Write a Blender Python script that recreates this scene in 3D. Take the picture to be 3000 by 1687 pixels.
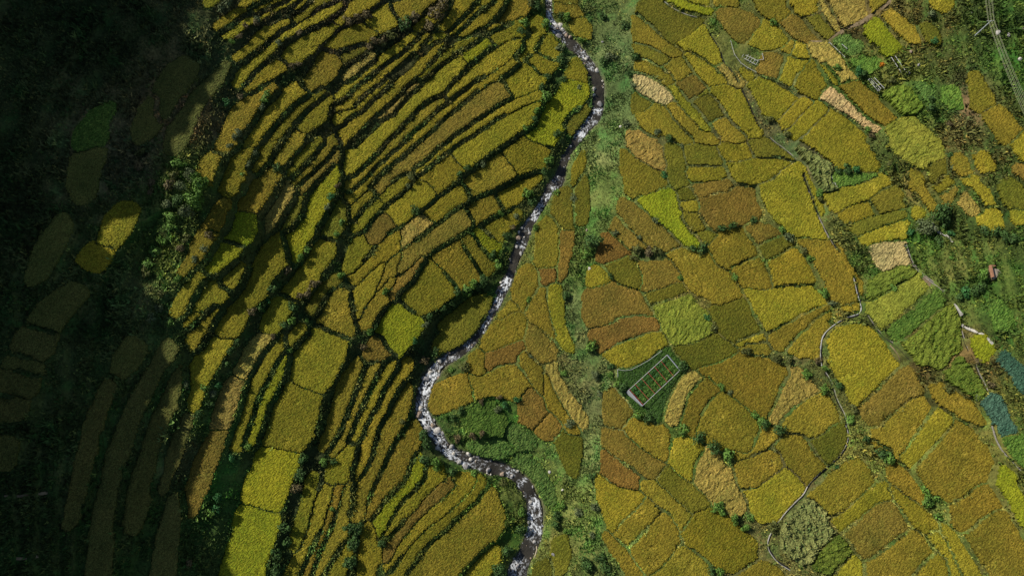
import bpy, bmesh, math, random
import numpy as np
from mathutils import Vector, Matrix, noise as mnoise

# ---------------------------------------------------------------- scene, camera, sky, sun
for o in list(bpy.data.objects):
    bpy.data.objects.remove(o)
SC = bpy.context.scene
COL = SC.collection
random.seed(7)
RNG = np.random.default_rng(11)

TILT = math.radians(12.0)
HFOV = math.radians(65.0)
DIST = 235.0
F = 1500.0 / math.tan(HFOV / 2)
CAM = np.array([0.0, -DIST * math.sin(TILT), DIST * math.cos(TILT)])
cd = bpy.data.cameras.new('camera')
cam = bpy.data.objects.new('camera', cd)
COL.objects.link(cam)
cam.location = CAM
cam.rotation_euler = (TILT, 0, 0)
cd.sensor_fit = 'HORIZONTAL'
cd.angle_x = HFOV
cd.clip_start = 1.0
cd.clip_end = 3000.0
SC.camera = cam

SUN_EL = math.radians(35.0)
SUN_H = np.array([-0.864, 0.503]); SUN_H /= np.linalg.norm(SUN_H)
SUN_DIR = Vector((SUN_H[0] * math.cos(SUN_EL), SUN_H[1] * math.cos(SUN_EL), math.sin(SUN_EL)))
W = bpy.data.worlds.new('World')
SC.world = W
W.use_nodes = True
nt = W.node_tree
bg = nt.nodes['Background']
sky = nt.nodes.new('ShaderNodeTexSky')
sky.sky_type = 'NISHITA'
sky.sun_disc = False
sky.sun_elevation = SUN_EL
sky.sun_rotation = math.atan2(SUN_H[0], SUN_H[1])
nt.links.new(sky.outputs[0], bg.inputs[0])
bg.inputs[1].default_value = 0.08
sl = bpy.data.lights.new('sun', 'SUN')
sl.energy = 5.0
sl.angle = math.radians(0.53)
sl.color = (1.0, 0.94, 0.83)
so = bpy.data.objects.new('sun', sl)
COL.objects.link(so)
so.rotation_euler = (-SUN_DIR).to_track_quat('-Z', 'Y').to_euler()
so.location = SUN_DIR * 400
SC.view_settings.view_transform = 'Standard'
SC.view_settings.look = 'None'
SC.view_settings.exposure = 0.0
SC.view_settings.gamma = 1.0
SC.view_settings.use_curve_mapping = False

# ---------------------------------------------------------------- survey: photograph pixel -> place
CT, ST = math.cos(TILT), math.sin(TILT)
def ray(u, v):
    x = (np.asarray(u, float) - 1500.0) / F
    y = -(np.asarray(v, float) - 843.5) / F
    z = -np.ones_like(x)
    return np.stack([x, y * CT - z * ST, y * ST + z * CT], -1)
def project(P):
    d = np.asarray(P, float) - CAM
    y = d[..., 1] * CT + d[..., 2] * ST
    z = -d[..., 1] * ST + d[..., 2] * CT
    return 1500.0 + F * d[..., 0] / -z, 843.5 - F * y / -z

HGT = """1602,-60,1 1609,56,1 1717,180,.7 1755,290,.4 1677,429,0 1606,557,-.5 1528,718,-1 1466,861,-1.6 1385,1003,-2.2 1286,1068,-2.6 1233,1186,-3 1352,1341,-3.6 1500,1385,-4 1571,1534,-4.6 1511,1699,-5
1640,330,3.5 1560,440,4 1420,500,4.5 1380,720,3 1300,820,3.5 1180,960,4.5 1100,1000,6 1580,150,5 1480,250,7.5 1300,420,8 1120,590,8.5 1060,720,8 1000,880,8.5
1390,40,14 1200,270,15 1020,500,14.5 1060,120,23 950,230,22 900,420,21 870,700,16 900,900,13 800,80,30 750,300,29 690,40,36 600,20,40 690,500,30 640,500,33 780,560,24 930,600,17 720,690,26 570,550,37 520,760,34 330,640,40 385,650,39.5 300,720,40 425,690,34 470,700,33.5 400,780,33 200,500,42 0,600,47 300,100,45 0,0,54 0,300,50 400,330,39 520,250,37
920,1050,11 970,1240,7 860,1250,11 790,1430,10 740,1050,18 690,1250,18 600,1070,24 560,1500,21 720,1600,12 1000,1500,6 1150,1400,2 1350,1550,0 1180,1150,.5 1400,1620,-2 1050,1650,3 350,1300,33 250,1300,37 0,1100,47 0,1650,48 300,1650,33 430,1600,27 450,1100,31
1450,1150,.8 1320,1160,.4 1290,1200,.2 1400,1230,0 1360,1060,.6 1400,1280,-.6 1500,1000,1 1560,1200,.3 1600,800,1.5 1620,1400,-2.5 1650,1600,-2.5
1800,200,5.5 1780,450,5 1720,700,4 1690,950,3.5 1680,1150,2.5 1720,1350,2 1740,1600,1.5
1950,200,9 2150,250,13 2400,150,20 2700,150,31 2980,100,42 2300,550,15 2200,900,10 2500,1000,16 2800,800,29 2980,900,36 2450,1500,11 2800,1400,21 2980,1600,26 2000,1100,7.5 1900,1500,5 2000,600,9 1850,800,6.5 2620,600,23 2980,450,40 2150,1400,7.5"""
_h = np.array([[float(t) for t in p.split(',')] for p in HGT.split()])
_rl = np.interp(_h[:, 1], [-60, 100, 280, 430, 720, 1000, 1080, 1240, 1340, 1450, 1700], [1590, 1640, 1740, 1670, 1520, 1380, 1270, 1240, 1330, 1540, 1490])
_h[:, 2] = np.where((_h[:, 0] < _rl - 30) & (_h[:, 2] > 0), _h[:, 2] * np.interp(_h[:, 2], [0, 5, 15, 60], [1, 0.85, 0.66, 0.66]), _h[:, 2])
def _tps(r2):
    return np.where(r2 > 0, r2 * np.log(np.maximum(r2, 1e-12)) * 0.5, 0.0)
_S = 1000.0
_p = _h[:, :2] / _S
_n = len(_h)
_A = np.zeros((_n + 3, _n + 3))
_A[:_n, :_n] = _tps(((_p[:, None] - _p[None]) ** 2).sum(-1)) + np.eye(_n) * 1e-3
_A[:_n, _n] = 1; _A[:_n, _n + 1:] = _p
_A[_n:, :_n] = _A[:_n, _n:].T
_w = np.linalg.solve(_A, np.r_[_h[:, 2], 0, 0, 0])
LU = np.arange(-700, 3701, 40.0); LV = np.arange(-600, 2301, 40.0)
_g = np.stack(np.meshgrid(np.clip(LU, -150, 3150), np.clip(LV, -150, 1840)), -1) / _S
LAT = np.zeros(_g.shape[:2])
for i in range(_n):
    LAT += _w[i] * _tps(((_g - _p[i]) ** 2).sum(-1))
LAT += _w[_n] + _g @ _w[_n + 1:]
def hpix(u, v):
    a = np.clip((np.asarray(u, float) - LU[0]) / 40.0, 0, len(LU) - 1.001)
    b = np.clip((np.asarray(v, float) - LV[0]) / 40.0, 0, len(LV) - 1.001)
    i = a.astype(int); j = b.astype(int); a = a - i; b = b - j
    return (LAT[j, i] * (1 - a) + LAT[j, i + 1] * a) * (1 - b) + (LAT[j + 1, i] * (1 - a) + LAT[j + 1, i + 1] * a) * b
def at(u, v, dz=0.0):
    """the point of the hillside (plus dz) that the pixel of the photograph shows"""
    r = ray(u, v)
    t = (CAM[2] - hpix(u, v) - dz) / -r[..., 2]
    return CAM + r * t[..., None]

# ---------------------------------------------------------------- helpers
def tag(o, label, cat, group=None, kind=None):
    if label: o['label'] = label
    if cat: o['category'] = cat
    if group: o['group'] = group
    if kind: o['kind'] = kind
    return o
def empty(name, loc, label=None, cat=None, group=None, rz=0.0):
    o = bpy.data.objects.new(name, None)
    o.empty_display_size = 0.3
    COL.objects.link(o)
    o.location = loc; o.rotation_euler = (0, 0, rz)
    return tag(o, label, cat, group)
def link(name, me, mat=None, parent=None, loc=None):
    o = bpy.data.objects.new(name, me)
    COL.objects.link(o)
    if mat is not None and not me.materials: me.materials.append(mat)
    if parent is not None: o.parent = parent
    if loc is not None: o.location = loc
    return o
def copy_tree(root):
    r = root.copy(); COL.objects.link(r)
    for ch in root.children:
        c = ch.copy(); COL.objects.link(c); c.parent = r
        for g in ch.children:
            d = g.copy(); COL.objects.link(d); d.parent = c
    return r
def mesh_np(name, V, faces, col=None, smooth=False):
    """faces: list of int arrays (n,3) or (n,4)"""
    me = bpy.data.meshes.new(name)
    V = np.ascontiguousarray(V, np.float32)
    me.vertices.add(len(V)); me.vertices.foreach_set('co', V.ravel())
    faces = [f for f in faces if len(f)]
    nl = sum(f.size for f in faces); nf = sum(len(f) for f in faces)
    me.loops.add(nl); me.loops.foreach_set('vertex_index', np.concatenate([f.ravel() for f in faces]).astype(np.int32))
    me.polygons.add(nf)
    tot = np.concatenate([np.full(len(f), f.shape[1]) for f in faces]).astype(np.int32)
    st = np.concatenate([[0], np.cumsum(tot)[:-1]]).astype(np.int32)
    me.polygons.foreach_set('loop_start', st)
    me.polygons.foreach_set('use_smooth', np.full(nf, smooth))
    me.update(calc_edges=True)
    if col is not None:
        a = me.color_attributes.new('Col', 'FLOAT_COLOR', 'POINT')
        c = np.ones((len(V), 4), np.float32); c[:, :3] = np.clip(col, 0.002, 0.9)
        a.data.foreach_set('color', c.ravel())
    return me
class MB:
    """collects bars, boxes and tubes of one part"""
    def __init__(s): s.V = []; s.F = []; s.n = 0
    def add(s, V, Fq):
        s.V.append(np.asarray(V, float)); s.F.append(np.asarray(Fq, int) + s.n); s.n += len(V)
    def tube(s, pts, r, k=6):
        pts = np.asarray(pts, float); n = len(pts)
        r = np.broadcast_to(np.asarray(r, float), (n,))
        V = []
        for i in range(n):
            d = pts[min(i + 1, n - 1)] - pts[max(i - 1, 0)]; d /= np.linalg.norm(d) + 1e-9
            a = np.cross(d, [0, 0, 1.0]) if abs(d[2]) < 0.95 else np.cross(d, [1.0, 0, 0])
            a /= np.linalg.norm(a); b = np.cross(d, a)
            for j in range(k):
                t = 2 * math.pi * j / k
                V.append(pts[i] + r[i] * (a * math.cos(t) + b * math.sin(t)))
        Fq = [[i * k + j, i * k + (j + 1) % k, (i + 1) * k + (j + 1) % k, (i + 1) * k + j] for i in range(n - 1) for j in range(k)]
        m = len(V); V += [pts[0], pts[-1]]
        Fq += [[m, (j + 1) % k, j, m] for j in range(0)]
        s.add(V, Fq)
    def bar(s, a, b, w, h):
        """a box beam from a to b, w wide, h high"""
        a = np.asarray(a, float); b = np.asarray(b, float)
        d = b - a; L = np.linalg.norm(d); d /= L
        u = np.cross(d, [0, 0, 1.0]) if abs(d[2]) < 0.95 else np.array([1.0, 0, 0])
        u /= np.linalg.norm(u); v = np.cross(u, d)
        V = [p + u * w / 2 * i + v * h / 2 * j for p in (a, b) for (i, j) in ((-1, -1), (1, -1), (1, 1), (-1, 1))]
        s.add(V, [[3, 2, 1, 0], [4, 5, 6, 7], [0, 1, 5, 4], [1, 2, 6, 5], [2, 3, 7, 6], [3, 0, 4, 7]])
    def build(s, name, mat, parent=None, col=None, smooth=False):
        V = np.concatenate(s.V); Fq = np.concatenate(s.F)
        me = mesh_np(name, V, [Fq], None if col is None else np.broadcast_to(np.asarray(col), (len(V), 3)), smooth)
        return link(name, me, mat, parent)
def vnoise(X, Y, scale, seed):
    """smooth value noise in [-1,1] of a place"""
    r = np.random.default_rng(seed).uniform(-1, 1, (257, 257))
    x = X / scale + 91.3; y = Y / scale + 57.7
    i = np.floor(x).astype(int); j = np.floor(y).astype(int)
    a = x - i; b = y - j
    a = a * a * (3 - 2 * a); b = b * b * (3 - 2 * b)
    i0 = i % 257; i1 = (i + 1) % 257; j0 = j % 257; j1 = (j + 1) % 257
    return (r[j0, i0] * (1 - a) + r[j0, i1] * a) * (1 - b) + (r[j1, i0] * (1 - a) + r[j1, i1] * a) * b
def fbm(X, Y, scale, seed, octv=4):
    s = 0; a = 1.0; t = 0
    for k in range(octv):
        s = s + a * vnoise(X, Y, scale / 2 ** k, seed + k * 17); t += a; a *= 0.5
    return s / t * 1.4
def chaikin(P, it=2, q=0.22, closed=True):
    P = np.asarray(P, float)
    for _ in range(it):
        Q = np.roll(P, -1, 0)
        P2 = np.stack([P * (1 - q) + Q * q, P * q + Q * (1 - q)], 1).reshape(-1, P.shape[1])
        if not closed: P2 = np.concatenate([P[:1], P2[1:-3], P[-1:]]) if len(P) > 2 else P
        P = P2
    return P

# ---------------------------------------------------------------- materials
def mat_attr(name, rough=0.85, nscale=3.0, amt=0.35, bump=0.0, spec=0.25, detail=4.0):
    m = bpy.data.materials.new(name); m.use_nodes = True
    t = m.node_tree; b = t.nodes['Principled BSDF']
    b.inputs['Roughness'].default_value = rough
    b.inputs['Specular IOR Level'].default_value = spec
    at_ = t.nodes.new('ShaderNodeAttribute'); at_.attribute_name = 'Col'
    tc = t.nodes.new('ShaderNodeNewGeometry')
    no = t.nodes.new('ShaderNodeTexNoise'); no.inputs['Scale'].default_value = nscale; no.inputs['Detail'].default_value = detail
    t.links.new(tc.outputs['Position'], no.inputs['Vector'])
    mr = t.nodes.new('ShaderNodeMapRange')
    mr.inputs['From Min'].default_value = 0.3; mr.inputs['From Max'].default_value = 0.7
    mr.inputs['To Min'].default_value = 1 - amt; mr.inputs['To Max'].default_value = 1 + amt
    t.links.new(no.outputs['Fac'], mr.inputs['Value'])
    mx = t.nodes.new('ShaderNodeVectorMath'); mx.operation = 'SCALE'
    t.links.new(at_.outputs['Color'], mx.inputs[0]); t.links.new(mr.outputs[0], mx.inputs['Scale'])
    t.links.new(mx.outputs[0], b.inputs['Base Color'])
    if bump:
        bp = t.nodes.new('ShaderNodeBump'); bp.inputs['Strength'].default_value = bump; bp.inputs['Distance'].default_value = 0.1
        t.links.new(no.outputs['Fac'], bp.inputs['Height']); t.links.new(bp.outputs[0], b.inputs['Normal'])
    return m
def mat_plain(name, col, rough=0.7, amt=0.2, nscale=6.0, metallic=0.0):
    m = bpy.data.materials.new(name); m.use_nodes = True
    t = m.node_tree; b = t.nodes['Principled BSDF']
    b.inputs['Roughness'].default_value = rough; b.inputs['Metallic'].default_value = metallic
    b.inputs['Specular IOR Level'].default_value = 0.3
    tc = t.nodes.new('ShaderNodeNewGeometry')
    no = t.nodes.new('ShaderNodeTexNoise'); no.inputs['Scale'].default_value = nscale; no.inputs['Detail'].default_value = 5
    t.links.new(tc.outputs['Position'], no.inputs['Vector'])
    cr = t.nodes.new('ShaderNodeValToRGB')
    cr.color_ramp.elements[0].position = 0.3; cr.color_ramp.elements[1].position = 0.7
    cr.color_ramp.elements[0].color = (*[c * (1 - amt) for c in col], 1); cr.color_ramp.elements[1].color = (*[min(1, c * (1 + amt)) for c in col], 1)
    t.links.new(no.outputs['Fac'], cr.inputs[0]); t.links.new(cr.outputs[0], b.inputs['Base Color'])
    return m
M_RICE = mat_attr('rice_crop', 0.85, 4.8, 0.70, 0.6, 0.12)
M_GROUND = mat_attr('ground_earth', 0.95, 1.6, 0.4, 0.6)
M_GRASS = mat_attr('grass_blades', 0.8, 0.9, 0.3)
M_LEAF = mat_attr('leaves', 0.7, 1.5, 0.3, spec=0.3)
M_ROCK = mat_attr('rock', 0.85, 2.0, 0.3, 0.5)
M_BARK = mat_plain('bark', (0.10, 0.075, 0.05), 0.9)
M_WHITE = mat_plain('white_paint', (0.44, 0.44, 0.43), 0.6, 0.25)
M_RED = mat_plain('red_paint', (0.42, 0.03, 0.05), 0.5, 0.15)
M_GREY = mat_plain('grey_metal', (0.42, 0.45, 0.48), 0.5, 0.1)
M_CONC = mat_plain('concrete', (0.28, 0.26, 0.22), 0.85, 0.3, 2.0)
M_PALE = mat_plain('pale_concrete', (0.42, 0.40, 0.36), 0.8, 0.2, 3.0)
M_EARTH = mat_plain('bare_earth', (0.20, 0.15, 0.085), 0.95, 0.35, 1.5)
M_BRICK = mat_plain('red_brick_wall', (0.34, 0.17, 0.10), 0.9, 0.3, 4.0)
M_DARKW = mat_plain('ditch_water', (0.02, 0.02, 0.014), 0.5, 0.3)
M_WIRE = mat_plain('wire', (0.35, 0.36, 0.22), 0.6, 0.1)
M_CLOTH = mat_plain('grey_plastic_sheet', (0.36, 0.38, 0.40), 0.6, 0.2)
M_WOOD = mat_plain('weathered_wood', (0.45, 0.38, 0.28), 0.8, 0.25)
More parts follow.
